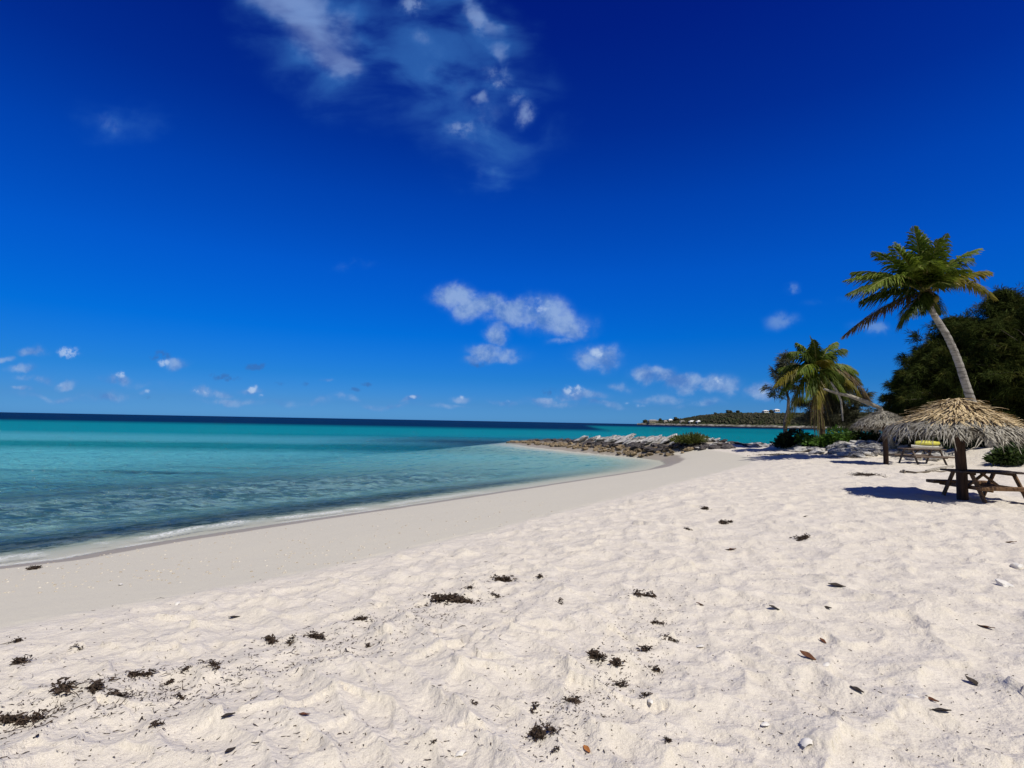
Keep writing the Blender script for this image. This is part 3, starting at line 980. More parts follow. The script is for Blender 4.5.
def casuarina(name, loc, h, wr, seed, mat, label, nb=150, group=None, lean=0.0, start=0.12, needle=0.42, sprays=26, per=9, wid=0.026):
    """tapered trunk, rising limbs and drooping sprays of needles"""
    rnd = np.random.default_rng(seed)
    root = empty(name, loc)
    tag(root, label, 'tree', group)
    tr = MB()
    top = Vector((lean * h, 0, h))
    pts = [Vector((lean * h * (i / 8) ** 1.5 + 0.12 * math.sin(i * 1.3 + seed), 0.12 * math.cos(i * 1.7 + seed), h * i / 8 * 0.96 - 0.3 * (i == 0))) for i in range(9)]
    tr.tube(pts, [0.045 * h * (1 - 0.92 * i / 8) * 0.55 + 0.012 for i in range(9)], 8)
    cents, dirs = [], []
    for b in range(nb):
        f = start + (1 - start) * rnd.random() ** 0.85
        k = f * 8 * 0.999
        i = int(k)
        base = pts[i].lerp(pts[i + 1], k - i)
        az = rnd.uniform(0, 2 * math.pi)
        prof = math.sin(math.pi * min(1, (0.16 + f * 0.86))) ** 0.75
        L = wr * prof * rnd.uniform(0.35, 1.38) + 0.25
        el = rnd.uniform(0.05, 0.75) + 0.5 * f
        d = Vector((math.cos(az) * math.cos(el), math.sin(az) * math.cos(el), math.sin(el)))
        e = base + d * L
        e.z -= 0.10 * L * L / wr
        m_ = base.lerp(e, 0.5) + Vector((0, 0, 0.12 * L))
        tr.tube([base, m_, e], [0.018 + 0.010 * L, 0.012, 0.004], 5, cap=False)
        ns = int(sprays * (0.5 + L / wr))
        tufts = rnd.uniform(0.35, 1.05, 3 + int(L * 1.3))
        for q in range(ns):
            t = tufts[rnd.integers(0, len(tufts))] + rnd.normal() * 0.035
            c = base * (1 - t) ** 2 + m_ * 2 * t * (1 - t) + e * t * t if t < 1 else e
            c = np.array(c) + rnd.normal(size=3) * 0.09 * (1 + wr * 0.15)
            dd = np.array(d) * 0.8 + rnd.normal(size=3) * 0.45
            cents.append(c + rnd.normal(size=(per, 3)) * 0.05)
            dirs.append(dd + rnd.normal(size=(per, 3)) * 0.45)
    V, Q = blades(np.concatenate(cents), np.concatenate(dirs), needle, wid, rnd, droop=0.35)
    tr.build('trunk', m_bark, root)
    link('crown', quads_mesh('crown', V, Q, mat), root)
    return root

def at_ground(px, y):
    """on the ground, y metres ahead, in that pixel column"""
    x = at_y(px, 430, y).x
    return Vector((x, y, ground_z(x, y)))

# the dark casuarina grove behind the tall palm; heights from the skyline
for (px, topy, y, wr, sd, lab) in [
        (1012, 292, 28.0, 2.9, 1, 'tallest dark casuarina tree at the edge of the grove, right of the tall palm'),
        (962, 318, 30.0, 2.6, 2, 'dark olive casuarina tree directly behind the curved trunk of the tall palm'),
        (926, 348, 31.0, 1.5, 3, 'shorter feathery casuarina tree left of the tall palm trunk'),
        (1045, 300, 26.5, 2.9, 6, 'broad dark casuarina tree cut off by the photo edge'),
        (990, 330, 33.0, 2.8, 4, 'dark casuarina tree filling the gap behind the two tallest casuarinas')]:
    g = at_ground(px, y)
    topz = at_y(px, topy, y).z
    casuarina('casuarina_tree', g, topz - g.z, wr, sd, m_casua, lab, nb=190, start=0.04)
g = at_ground(908, 33.0)
casuarina('casuarina_tree', g, at_y(908, 374, 33).z - g.z, 1.1, 9, m_casua, 'small low casuarina tree at the left end of the grove above the far thatched parasol', nb=90, start=0.05)
g = at_ground(1005, 27.5)
casuarina('casuarina_tree', g, at_y(1005, 372, 27.5).z - g.z, 2.6, 12, m_casua, 'low spreading casuarina at the foot of the grove, above the near thatched parasol', nb=150, start=0.02)
g = at_ground(950, 29.0)
casuarina('casuarina_tree', g, at_y(950, 368, 29).z - g.z, 2.4, 13, m_casua, 'low bushy casuarina between the two thatched parasols', nb=150, start=0.02)
# the paler one behind the short palm
g = at_ground(836, 37.0)
casuarina('casuarina_tree', g, at_y(836, 384, 37).z - g.z, 2.2, 21, m_casub, 'grey green feathery tree behind the short palm', nb=84, start=0.05, wid=0.035)
g = at_ground(787, 38.5)
casuarina('casuarina_tree', g, at_y(783, 352, 38.5).z - g.z, 1.25, 22, m_casub, 'thin wispy grey tree at the left of the short palm crown', nb=44, start=0.45, sprays=10, wid=0.035)

# shrubs
pb = Vector((at_y(694, 440, 43.2).x, 43.2, 0)); pb.z = ground_z(pb.x, pb.y)
shrub('beach_shrub', (pb.x, pb.y, pb.z + 0.30), (1.65, 1.0, 0.68), 2600, 0.28, m_olive, 'low olive green shrub growing among pale rocks at the root of the spit', 31, upright=0.9, width=0.22, clumps=12)
for (px, y, rd, n, mat, sd, lab) in [
        (786, 37.0, (1.15, 1.0, 1.0), 1500, m_darkleaf, 32, 'dark almost black shrub below the left fronds of the short palm'),
        (806, 35.5, (1.1, 1.0, 0.75), 1300, m_bright, 33, 'bright green low shrub at the foot of the short palm'),
        (833, 33.8, (1.5, 1.0, 0.8), 1700, m_bright, 34, 'bright green spreading shrub on top of the stony bank'),
        (860, 34.0, (1.5, 1.0, 0.7), 1500, m_scrub, 35, 'mid green shrub behind the far thatched parasol'),
        (893, 33.5, (1.6, 1.0, 0.8), 1500, m_scrub, 38, 'mid green shrub on the bank above the broad grey boulder'),
        (1010, 23.2, (1.1, 0.8, 0.75), 1700, m_scrub, 36, 'leafy green shrub behind the near picnic table'),
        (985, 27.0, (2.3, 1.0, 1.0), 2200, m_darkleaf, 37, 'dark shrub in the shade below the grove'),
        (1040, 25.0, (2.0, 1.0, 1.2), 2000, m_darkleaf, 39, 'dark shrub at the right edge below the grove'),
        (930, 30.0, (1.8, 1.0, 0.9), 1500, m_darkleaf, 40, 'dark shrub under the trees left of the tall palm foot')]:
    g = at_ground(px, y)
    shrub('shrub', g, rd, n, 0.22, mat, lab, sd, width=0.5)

# ------------------------------------------------------------------ palms
m_frond = leaf_mat("palm_leaflet", (0.050, 0.098, 0.010), (0.20, 0.25, 0.028), 0.32, 1.2, rough=0.5)
m_frondy = leaf_mat("yellowing_palm_leaflet", (0.10, 0.11, 0.012), (0.27, 0.21, 0.025), 0.3, 1.6, rough=0.45)
m_frondd = leaf_mat("dry_palm_leaflet", (0.085, 0.058, 0.03), (0.20, 0.15, 0.085), 0.15, 2.0, rough=0.8)
m_frondk = leaf_mat("dark_palm_leaflet", (0.022, 0.050, 0.008), (0.105, 0.140, 0.019), 0.28, 1.4, rough=0.5)
m_rachis = mottled("palm_rib", (0.16, 0.16, 0.045), (0.30, 0.27, 0.09), 3.0, bumpd=0)
m_fibre = mottled("palm_fibre", (0.045, 0.03, 0.018), (0.13, 0.09, 0.05), 14.0, bumpd=0.02)
m_nut = mottled("coconut_husk", (0.10, 0.11, 0.02), (0.20, 0.17, 0.05), 4.0, bumpd=0.005)

def frond(parent, a, tip, arch, mat, seed, width=0.75, hang=0.5, n=46, label=None, wind=(0.25, 0.1)):
    """a feathered frond from a to tip (parent's space)"""
    rnd = np.random.default_rng(seed)
    a, tip = np.array(a, float), np.array(tip, float)
    L = np.linalg.norm(tip - a)
    ctrl = a + (tip - a) * 0.42 + np.array([0, 0, arch * L])
    B = lambda t: a * (1 - t) ** 2 + ctrl * 2 * t * (1 - t) + tip * t * t
    ts = np.linspace(0, 1, 15)
    mb = MB()
    mb.tube([tuple(B(t)) for t in ts], [0.045 * (1 - t) ** 0.8 + 0.006 for t in ts], 5)
    rb_v, rb_f = mb.v, mb.f
    V, Q, M = [], [], []
    for i in range(n):
        t = 0.13 + 0.87 * (i + rnd.uniform(0, 0.6)) / n
        p = B(t)
        d = B(min(t + 0.02, 1.02)) - B(t - 0.02)
        d /= np.linalg.norm(d)
        s_ = np.cross(d, [0, 0, 1.0])
        if np.linalg.norm(s_) < 0.15: s_ = np.cross(d, [0.3, 1, 0])
        s_ /= np.linalg.norm(s_)
        u = np.cross(s_, d)
        ll = width * (math.sin(math.pi * min(1, 0.18 + 0.80 * t)) ** 0.7) * rnd.uniform(0.82, 1.12)
        for sg in (-1, 1):
            o = s_ * sg * (0.80 - 0.35 * t) + d * (0.50 + 0.55 * t) + u * 0.22 + rnd.normal(size=3) * 0.10
            o = o / np.linalg.norm(o)
            hg = hang * rnd.uniform(0.7, 1.3)
            wv_ = np.array([wind[0], wind[1], 0]) * -0.0
            w0, w1 = 0.028 * (1 + 0.4 * rnd.random()), 0.040
            # flat strip with three joints, hanging more towards its tip
            prev = len(V)
            wdir = np.cross(o, u)
            wdir = d * 0.9 + wdir * 0.25
            wdir /= np.linalg.norm(wdir)
            for q, (f, ww) in enumerate([(0, w0), (0.35, w1), (0.7, w1 * .8), (1.0, 0.006)]):
                c = p + o * ll * f * (1 - 0.12 * hg * f) + np.array([0, 0, -1]) * hg * ll * f * f * 0.9
                V.append(c + wdir * ww)
                V.append(c - wdir * ww)
            for q in range(3):
                b = prev + q * 2
                Q.append((b, b + 1, b + 3, b + 2))
    me = MB()
    me.add(rb_v, rb_f, 0)
    me.add(V, Q, 1)
    o = link('frond', me.mesh('frond', [m_rachis, mat]), parent)
    if label: o['label'] = label
    return o

def palm(name, base, pts, radii, crown, label, bark=None):
    bark = bark or m_palmbark
    root = empty(name, base)
    tag(root, label, 'palm tree')
    tr = MB()
    # ringed, slightly stepped trunk
    P_, R_ = [], []
    n = 46
    for i in range(n + 1):
        t = i / n * (len(pts) - 1)
        k = min(int(t), len(pts) - 2)
        f = t - k
        g = lambda q: Vector(pts[max(0, min(len(pts) - 1, q))])
        p0, p1, p2, p3 = g(k - 1), g(k), g(k + 1), g(k + 2)
        p = 0.5 * ((2 * p1) + (p2 - p0) * f + (2 * p0 - 5 * p1 + 4 * p2 - p3) * f * f + (3 * p1 - p0 - 3 * p2 + p3) * f ** 3)
        P_.append(p)
        R_.append((radii[k] * (1 - f) + radii[k + 1] * f) * (1.0 if i % 2 else 0.94))
    tr.tube(P_, R_, 14, jitter=0.03)
    tr.build('trunk', bark, root)
    return root

def local(root, v):
    return Vector(v) - Vector(root.location)

# tall palm, leaning seaward with a bent trunk
Y0 = 25.0
bx = at_ground(992, Y0 + 0.8)
tp = [bx] + [at_y(px, py, Y0 + dy_) for px, py, dy_ in [(975, 410, .6), (966, 385, .4), (957, 358, .2), (946, 334, 0), (933, 313, 0), (926, 296, 0)]]
tall = palm('palm_tree', bx, [local(type('o', (), {'location': bx}), p) for p in tp], [0.25, 0.20, 0.18, 0.165, 0.15, 0.14, 0.13], None,
            'tall coconut palm with a curved pale trunk leaning over the near thatched parasol')
C = local(tall, at_y(926, 292, Y0))
# tip pixel, depth offset, arch, kind, width
TALL = [((914, 227), -0.9, 0.10, 'g', .85), ((921, 233), 1.4, 0.12, 'k', .8), ((946, 234), 0.4, 0.12, 'k', .85), ((938, 240), -1.2, 0.14, 'g', .8),
        ((979, 249), 0.2, 0.20, 'g', .8), ((972, 258), 1.6, 0.2, 'k', .8), ((989, 272), -0.5, 0.22, 'y', .75), ((996, 299), 0.5, 0.42, 'y', .6),
        ((966, 270), -2.0, .25, 'g', .8), ((874, 252), 0.2, 0.16, 'g', .85), ((892, 246), -1.5, 0.16, 'g', .8), ((896, 243), 1.2, .15, 'g', .8), ((846, 280), 0.0, 0.24, 'g', .9),
        ((853, 272), 1.4, 0.22, 'k', .85), ((849, 293), -0.9, 0.26, 'k', .95), ((862, 300), 1.0, 0.25, 'k', .9), ((843, 336), 0.2, 0.14, 'd', .75),
        ((868, 290), -2.2, .28, 'g', .9), ((901, 321), 0.5, 0.12, 'k', .75), ((905, 316), -0.6, 0.16, 'k', .7), ((941, 312), 0.2, 0.16, 'k', .5),
        ((930, 262), -2.6, 0.35, 'g', .8), ((920, 268), -2.4, .36, 'g', .8), ((925, 255), 2.4, .3, 'k', .8), ((950, 285), -2.0, .25, 'k', .7), ((921, 313), -.5, .1, 'k', .5)]
kinds = {'g': m_frond, 'k': m_frondk, 'y': m_frondy, 'd': m_frondd}
klab = {'y': 'yellowing frond', 'd': 'dry brown drooping frond'}
for i, ((px, py), dyo, arch, kd, wd) in enumerate(TALL):
    t = local(tall, at_y(px, py, Y0 + dyo))
    frond(tall, C + Vector((0, 0, random.uniform(-.15, .15))), t, arch, kinds[kd], 100 + i, wd * 1.35, hang=0.70 if kd != 'g' else 0.50, n=84, label=klab.get(kd))
mb = MB()
mb.tube([C + Vector((0.12, 0, -0.75)), C + Vector((0.05, 0, -0.3)), C + Vector((0, 0, 0.25))], [0.22, 0.32, 0.16], 10, jitter=0.15)
mb.build('crown_fibre', m_fibre, tall)
for k in range(5):
    a = k * 1.3
    bm = bmesh.new()
    bmesh.ops.create_uvsphere(bm, u_segments=12, v_segments=8, radius=0.14)
    for v in bm.verts: v.co.z *= 1.25
    me = bpy.data.meshes.new('coconut'); bm.to_mesh(me); bm.free()
    me.materials.append(m_nut)
    me.polygons.foreach_set('use_smooth', [True] * len(me.polygons))
    o = link('coconut', me, tall)
    o.location = C + Vector((0.36 * math.cos(a), 0.36 * math.sin(a) - 0.05, -0.42 - 0.08 * (k % 2)))

# short palm
Y1 = 34.6
bx = at_ground(823, Y1)
tp = [bx] + [at_y(px, py, Y1) for px, py in [(822, 425), (820, 405), (818, 388), (817, 374)]]
short = palm('palm_tree', bx, [Vector(p) - bx for p in tp], [0.20, 0.16, 0.15, 0.14, 0.14], None, 'short coconut palm with a shaggy skirt of yellow and brown fronds', m_fibre)
C = local(short, at_y(817, 372, Y1))
SHORT = [((810, 336), 0.2, 0.10, 'g', .6), ((814, 340), -1.0, .14, 'k', .6), ((797, 343), 0.1, 0.22, 'g', .6), ((790, 352), -0.9, 0.3, 'k', .65), ((845, 349), 0.3, 0.26, 'k', .6),
         ((836, 342), 0.8, .2, 'g', .6), ((780, 368), 0.4, 0.2, 'k', .65), ((774, 386), -0.5, 0.36, 'y', .65), ((780, 394), 0.2, 0.38, 'g', .65), ((786, 426), -0.5, 0.30, 'y', .62),
         ((790, 410), 0.6, 0.36, 'k', .6), ((818, 408), -1.3, 0.25, 'y', .5), ((842, 376), -0.9, 0.30, 'k', .6), ((857, 372), 0.3, 0.30, 'g', .6), ((860, 395), -0.2, 0.36, 'y', .6),
         ((872, 403), 0.3, 0.36, 'd', .6), ((850, 402), -1.0, 0.4, 'g', .6), ((838, 400), -1.3, .4, 'k', .6), ((805, 400), -1.4, .35, 'g', .6), ((800, 372), -1.9, .25, 'g', .6), ((828, 362), -2.0, .3, 'y', .6),
         ((834, 356), 1.6, .2, 'k', .6), ((862, 384), 0.9, .34, 'k', .6), ((770, 396), 0.5, .42, 'k', .55)]
for i, ((px, py), dyo, arch, kd, wd) in enumerate(SHORT):
    t = local(short, at_y(px, py, Y1 + dyo))
    frond(short, C, t, arch + 0.08, kinds[kd], 200 + i, wd * 1.65, hang=0.85, n=70, label=klab.get(kd))
for i, (px, py, dyo) in enumerate([(815, 440, -.3), (820, 441, -.5), (826, 438, -.2), (831, 430, .1), (811, 428, -.1), (823, 441, .3), (818, 436, -.6), (828, 420, -.5), (813, 418, -.5), (833, 415, .2), (822, 428, -.7), (806, 420, .2)]):
    t = local(short, at_y(px, py, Y1 + dyo))
    frond(short, C + Vector((0, 0, -.1)), t, 0.10, m_frondd, 300 + i, 0.42, hang=0.9, n=36, label='dead brown frond hanging against the trunk')

# bare leaning trunk at the right of the short palm
m_dead = mottled("bleached_wood", (0.24, 0.215, 0.18), (0.42, 0.39, 0.33), 5.0, bumpd=0.01)
g = at_ground(892, 30.4)
dead = empty('bare_tree', g)
tag(dead, 'bare grey trunk leaning left over the stony bank towards the short palm', 'tree')
mb = MB()
lp = [g, at_y(880, 408, 30.2), at_y(866, 402, 30.1), at_y(850, 396, 30.0), at_y(838, 393.5, 29.9), at_y(824, 389, 29.8)]
mb.tube([p - g for p in lp], [0.17, 0.13, 0.12, 0.10, 0.085, 0.06], 9, jitter=0.06)
mb.build('trunk', m_dead, dead)
mb = MB()
lp = [at_y(838, 393.5, 29.9), at_y(841, 401, 29.9), at_y(842, 410, 29.9), at_y(843, 421, 29.9)]
mb.tube([p - g for p in lp], [0.06, 0.05, 0.045, 0.04], 7, jitter=0.06)
mb.build('branch', m_dead, dead)
mb = MB()
lp = [at_y(838, 393, 29.9), at_y(834, 387, 29.9), at_y(831, 382, 29.9)]
mb.tube([p - g for p in lp], [0.07, 0.06, 0.03], 7)
mb.build('branch', m_dead, dead)

# ------------------------------------------------------------------ thatched parasols
m_straw = mottled("straw_thatch", (0.40, 0.30, 0.155), (0.72, 0.58, 0.355), 5.0, bumpd=0, c=(0.27, 0.19, 0.10))
m_greythatch = mottled("weathered_thatch", (0.16, 0.145, 0.115), (0.47, 0.44, 0.37), 9.0, bumpd=0, c=(0.09, 0.078, 0.06))
m_lining = mottled("thatch_lining", (0.035, 0.028, 0.02), (0.085, 0.07, 0.05), 9.0, bumpd=0.02)
m_post = mottled("dark_post_wood", (0.030, 0.018, 0.013), (0.085, 0.050, 0.034), 7.0, bumpd=0.008, stretch=(1, 1, 0.15))
m_timber = mottled("picnic_timber", (0.09, 0.048, 0.024), (0.26, 0.155, 0.082), 3.0, bumpd=0.004, stretch=(0.25, 2.5, 2.5))
m_timberd = mottled("weathered_timber", (0.085, 0.06, 0.045), (0.20, 0.155, 0.125), 3.0, bumpd=0.004, stretch=(0.25, 2.5, 2.5))

def parasol(loc, apex, rad, slope, post_r, mats, label, seed, tilt=(0, 0, 0), split=0.66, n1=1500, n2=2000):
    rnd = np.random.default_rng(seed)
    root = empty('thatched_parasol', loc)
    tag(root, label, 'parasol')
    mb = MB()
    mb.tube([(0, 0, -0.25), (0.01, 0, 0.6), (-0.01, 0, 1.2), (0, 0, apex - 0.35)], [post_r * 1.05, post_r, post_r * .98, post_r * .92], 14, jitter=0.03)
    mb.build('post', m_post, root)
    zc = lambda r: apex - 0.10 - slope * r + 0.03 * np.sin(r * 5)
    E = Matrix.Translation((0, 0, apex)) @ Matrix.Rotation(tilt[0], 4, 'X') @ Matrix.Rotation(tilt[1], 4, 'Y') @ Matrix.Translation((0, 0, -apex))
    def tilted(V):
        A = np.array(E)
        return V @ A[:3, :3].T + A[:3, 3]
    # rafters and braces under the thatch
    for k in range(8):
        a = 2 * math.pi * k / 8 + 0.2
        mb = MB()
        p0 = E @ Vector((0.05 * math.cos(a), 0.05 * math.sin(a), float(zc(0.05)) - 0.16))
        p1 = E @ Vector((rad * .93 * math.cos(a), rad * .93 * math.sin(a), float(zc(rad * .93)) - 0.10))
        mb.tube([p0, p1], [0.04, 0.032], 7)
        mb.build('rafter', m_post, root)
        if k % 2 == 0:
            mb = MB()
            q = p0.lerp(p1, 0.55)
            mb.tube([(post_r * .8 * math.cos(a), post_r * .8 * math.sin(a), zc(0.9 * rad) - 0.05), tuple(q)], [0.035, 0.03], 7)
            mb.build('brace', m_post, root)
    # lining: a ragged cone with an under side
    seg, rings = 40, 6
    V, Q = [], []
    for layer, dz_ in ((0, -0.03), (1, -0.09)):
        for i in range(rings + 1):
            r = rad * 0.95 * i / rings + 0.02
            for k in range(seg):
                a = 2 * math.pi * k / seg
                j = 1 + (rnd.uniform(-.05, .03) if i == rings else 0)
                V.append((r * j * math.cos(a), r * j * math.sin(a), float(zc(r)) + dz_ + rnd.uniform(-.01, .01)))
    for layer in (0, 1):
        o = layer * (rings + 1) * seg
        for i in range(rings):
            for k in range(seg):
                k2 = (k + 1) % seg
                q = (o + i * seg + k, o + (i + 1) * seg + k, o + (i + 1) * seg + k2, o + i * seg + k2)
                Q.append(q if layer == 0 else q[::-1])
    o = (rings + 1) * seg
    for k in range(seg):
        k2 = (k + 1) % seg
        Q.append((rings * seg + k, o + rings * seg + k, o + rings * seg + k2, rings * seg + k2))
    link('lining', quads_mesh('lining', tilted(np.array(V)), np.array(Q), m_lining), root)
    def layer_mesh(name, n, r0, r1, ln, wd, lift, hang, mat):
        a = rnd.uniform(0, 2 * math.pi, n)
        r = r0 + (r1 - r0) * rnd.random(n) ** 0.75
        L = ln * (0.5 + 0.9 * rnd.random(n) ** 1.5 + 0.5 * (rnd.random(n) < 0.06))
        da = rnd.normal(0, 0.16, n)
        lf = lift * rnd.random(n) ** 3.0 * 1.5
        rows = []
        for f, wf in ((0, .5), (0.4, 1.0), (0.75, .9), (1.0, .15)):
            rf = r + L * f * 0.86
            z = zc(r) - slope * L * f * 0.86 + 0.012 + lf * f * L - hang * L * f * f * (0.6 + 0.6 * rnd.random(n)) + rnd.uniform(0, .03, n)
            aa = a + da * f
            px_, py_ = rf * np.cos(aa), rf * np.sin(aa)
            w_ = wd * wf * 0.5
            rows.append(np.stack([px_ - np.sin(aa) * w_, py_ + np.cos(aa) * w_, z + rnd.normal(0, .004, n)], -1))
            rows.append(np.stack([px_ + np.sin(aa) * w_, py_ - np.cos(aa) * w_, z + rnd.normal(0, .004, n)], -1))
        V = np.stack(rows, 1).reshape(-1, 3)
        b = (np.arange(n) * 8)[:, None]
        Q = np.concatenate([b + np.array([[0, 1, 3, 2]]), b + np.array([[2, 3, 5, 4]]), b + np.array([[4, 5, 7, 6]])], 0)
        return link(name, quads_mesh(name, tilted(V), Q, mat), root)
    layer_mesh('thatch', n1, 0.0, rad * split, rad * 0.34, 0.030, 0.30, 0.05, mats[0])
    layer_mesh('fringe', n2, rad * (split - 0.12), rad * 0.95, rad * 0.27, 0.026, 0.25, 0.62, mats[1])
    return root

gp = drop(962.5, 500)
parasol(gp, 2.42, 1.30, 0.54, 0.105, (m_straw, m_greythatch), 'thatched parasol with golden straw top and shaggy grey fringe beside the near picnic table', 41, tilt=(0.02, 0.03, 0))
gp2 = drop(886, 463.5)
parasol(gp2, 2.52, 1.12, 0.56, 0.10, (m_greythatch, m_greythatch), 'weathered grey thatched parasol on a dark post in front of the stony bank', 42, tilt=(-0.05, 0.10, 0), n1=1200, n2=1300)

# ------------------------------------------------------------------ picnic tables
m_timberk = mottled("shade_toned_tabletop_timber", (0.035, 0.025, 0.022), (0.095, 0.072, 0.062), 3.0, bumpd=0.004, stretch=(0.25, 2.5, 2.5))  # canopy shade put into the tabletop colour, darker than the legs
def picnic_table(loc, rz, label, L=1.75, wood=(None, None)):
    top_m, leg_m = wood
    root = empty('picnic_table', loc, rz)
    tag(root, label, 'picnic table')
    mb = MB()
    for k in range(5):
        mb.box((0, (k - 2) * 0.148, 0.735 + 0.002 * (k % 2)), (L, 0.138, 0.042))
    mb.build('tabletop', top_m, root)
    for sg in (-1, 1):
        mb = MB()
        for k in range(2):
            mb.box((0, sg * (0.64 + 0.145 * k), 0.415), (L, 0.136, 0.075))
        mb.build('bench', leg_m, root)
    for ex in (-1, 1):
        x = ex * (L / 2 - 0.24)
        for sg in (-1, 1):
            mb = MB()
            mb.beam((x, sg * 0.26, 0.712), (x, sg * 0.70, -0.06), 0.042, 0.095, Vector((0, 1, 0)))
            mb.build('leg', leg_m, root)
        mb = MB()
        mb.box((x - ex * 0.044, 0, 0.378), (0.040, 1.56, 0.09))
        mb.build('crossbeam', leg_m, root)
        mb = MB()
        mb.box((x - ex * 0.044, 0, 0.69), (0.040, 0.66, 0.045))
        mb.build('cleat', leg_m, root)
        mb = MB()
        mb.beam((x - ex * 0.07, 0, 0.36), (x - ex * 0.50, 0, 0.70), 0.085, 0.038)
        mb.build('brace', leg_m, root)
    return root

tb = Vector((11.08, 12.3, 0)); tb.z = ground_z(tb.x, tb.y) - 0.10
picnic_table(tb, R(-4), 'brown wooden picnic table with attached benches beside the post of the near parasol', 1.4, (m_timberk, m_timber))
q = at_ground(921, 24.3)
picnic_table(q - Vector((0, 0, 0.05)), R(-4), 'far brown picnic table standing in front of the yellow kayak', 1.7, (m_timberd, m_timberd))

# ------------------------------------------------------------------ yellow kayak on the bank
m_yellow = mottled("faded_yellow_plastic", (0.55, 0.52, 0.06), (0.66, 0.62, 0.14), 3.0, bumpd=0, rough=0.45)
m_hull = mottled("pale_hull", (0.50, 0.48, 0.44), (0.62, 0.60, 0.56), 3.0, bumpd=0, rough=0.5)
def hull_part(z0, z1, w0, w1, L, mat, name, parent):
    n = 16
    V, Q = [], []
    prof = [(0.0, z0), (w0 * .7, z0 + 0.02), (w0, (z0 + z1) / 2), (w1, z1), (0.0, z1 + 0.03)]
    full = prof + [(-a, b) for a, b in prof[-2:0:-1]]
    m = len(full)
    for i in range(n + 1):
        t = i / n * 2 - 1
        k = max(0.02, (1 - abs(t) ** 2.6)) ** 0.8
        rise = 0.10 * abs(t) ** 3
        for a, b in full:
            V.append((t * L / 2, a * k, b * (0.55 + 0.45 * k) + rise))
    for i in range(n):
        for k in range(m):
            k2 = (k + 1) % m
            Q.append((i * m + k, (i + 1) * m + k, (i + 1) * m + k2, i * m + k2))
    return link(name, quads_mesh(name, np.array(V), np.array(Q), mat, smooth=True), parent)
g = at_ground(927, 26.3)
g.z = at_y(927, 449, 26.3).z
kay = empty('kayak', g, R(8))
tag(kay, 'small pale kayak with a yellow side resting behind the far picnic table', 'kayak')
hull_part(0.0, 0.16, 0.30, 0.36, 1.9, m_hull, 'hull', kay)
hull_part(0.163, 0.40, 0.38, 0.28, 1.4, m_yellow, 'deck', kay)
for dx_, dy_, sz in ((-.6, .1, .45), (.5, .2, .5), (0, -.25, .4)):
    gx_, gy2 = g.x + dx_, g.y + dy_
    zz = ground_z(gx_, gy2)
    rock('grey', gx_, gy2, (zz + g.z) / 2 - 0.10, sz, 'grey boulder under the small kayak', 'boulders under the kayak', 'boulder')

# ------------------------------------------------------------------ rope and driftwood
m_rope = mottled("weathered_rope", (0.10, 0.08, 0.06), (0.20, 0.17, 0.13), 20.0, bumpd=0)
pts = []
for px, py in [(903, 470), (901, 471.5), (901, 473), (903.5, 473.8), (905, 472.5), (904, 470.8), (903, 471)]:
    pts.append(drop(px, py))
pts = [drop(951, 472), drop(940, 472.5), drop(928, 472.6), drop(916, 473), drop(908, 472.8), drop(904, 472.2)] + pts[1:]
c0 = pts[0].copy()
mb = MB()
mb.tube([p - c0 + Vector((0, 0, 0.02)) for p in pts], 0.035, 7)
ro = mb.build('rope', m_rope)
ro.location = c0
tag(ro, 'weathered rope with a looped end lying on sand before the far picnic table', 'rope')
mb = MB()
pts = [drop(926, 472), drop(934, 471), drop(943, 469.5), drop(953, 467.5)]
c0 = pts[0].copy()
mb.tube([p - c0 + Vector((0, 0, 0.05)) for p in pts], [0.03, 0.07, 0.08, 0.05], 8, jitter=0.15)
ro = mb.build('driftwood', m_dead)
ro.location = c0
tag(ro, 'bleached driftwood branch lying on the sand left of the near parasol post', 'driftwood')

# ------------------------------------------------------------------ far headland with houses
m_head, nt = new_mat("headland_scrub")
pos = nt.n('ShaderNodeNewGeometry').outputs['Position']
sz_ = nt.n('ShaderNodeSeparateXYZ')
nt.put(sz_.inputs[0], pos)
mp = nt.n('ShaderNodeMapping')
nt.put(mp.inputs['Vector'], pos)
mp.inputs['Scale'].default_value = (1, 1, 2.5)
nA = nt.noise(mp.outputs[0], 0.045, 5, 0.65)
nB = nt.noise(mp.outputs[0], 0.16, 4, 0.65)
veg = nt.mix(nt.range(nB, 0.35, 0.65), (0.020, 0.034, 0.014), (0.085, 0.085, 0.045))
rockc = nt.mix(nt.range(nB, 0.4, 0.6), (0.14, 0.125, 0.11), (0.38, 0.35, 0.31))
zz_ = nt.math('ADD', sz_.outputs[2], nt.math('MULTIPLY', nt.math('SUBTRACT', nA, 0.5), 6.0))
c_ = nt.mix(nt.range(zz_, 3.6, 5.0), rockc, veg)
c_ = nt.mix(nt.range(zz_, 1.2, 2.4), (0.03, 0.028, 0.026), c_)
finish(nt, principled(nt, c_, 0.95, 0.1).outputs[0])
HPX = np.arange(637, 941, 2.0)
HD = lambda p: np.interp(p, [637, 700, 775, 860, 940], [1250, 1020, 860, 760, 700])
HTOP = lambda p: np.interp(p, [637, 642, 646, 655, 666, 678, 690, 700, 715, 730, 775, 860, 940], [423.6, 422.0, 420.6, 419.6, 418.9, 418.0, 416.2, 414.4, 413.2, 412.0, 412.2, 411.5, 412.0])
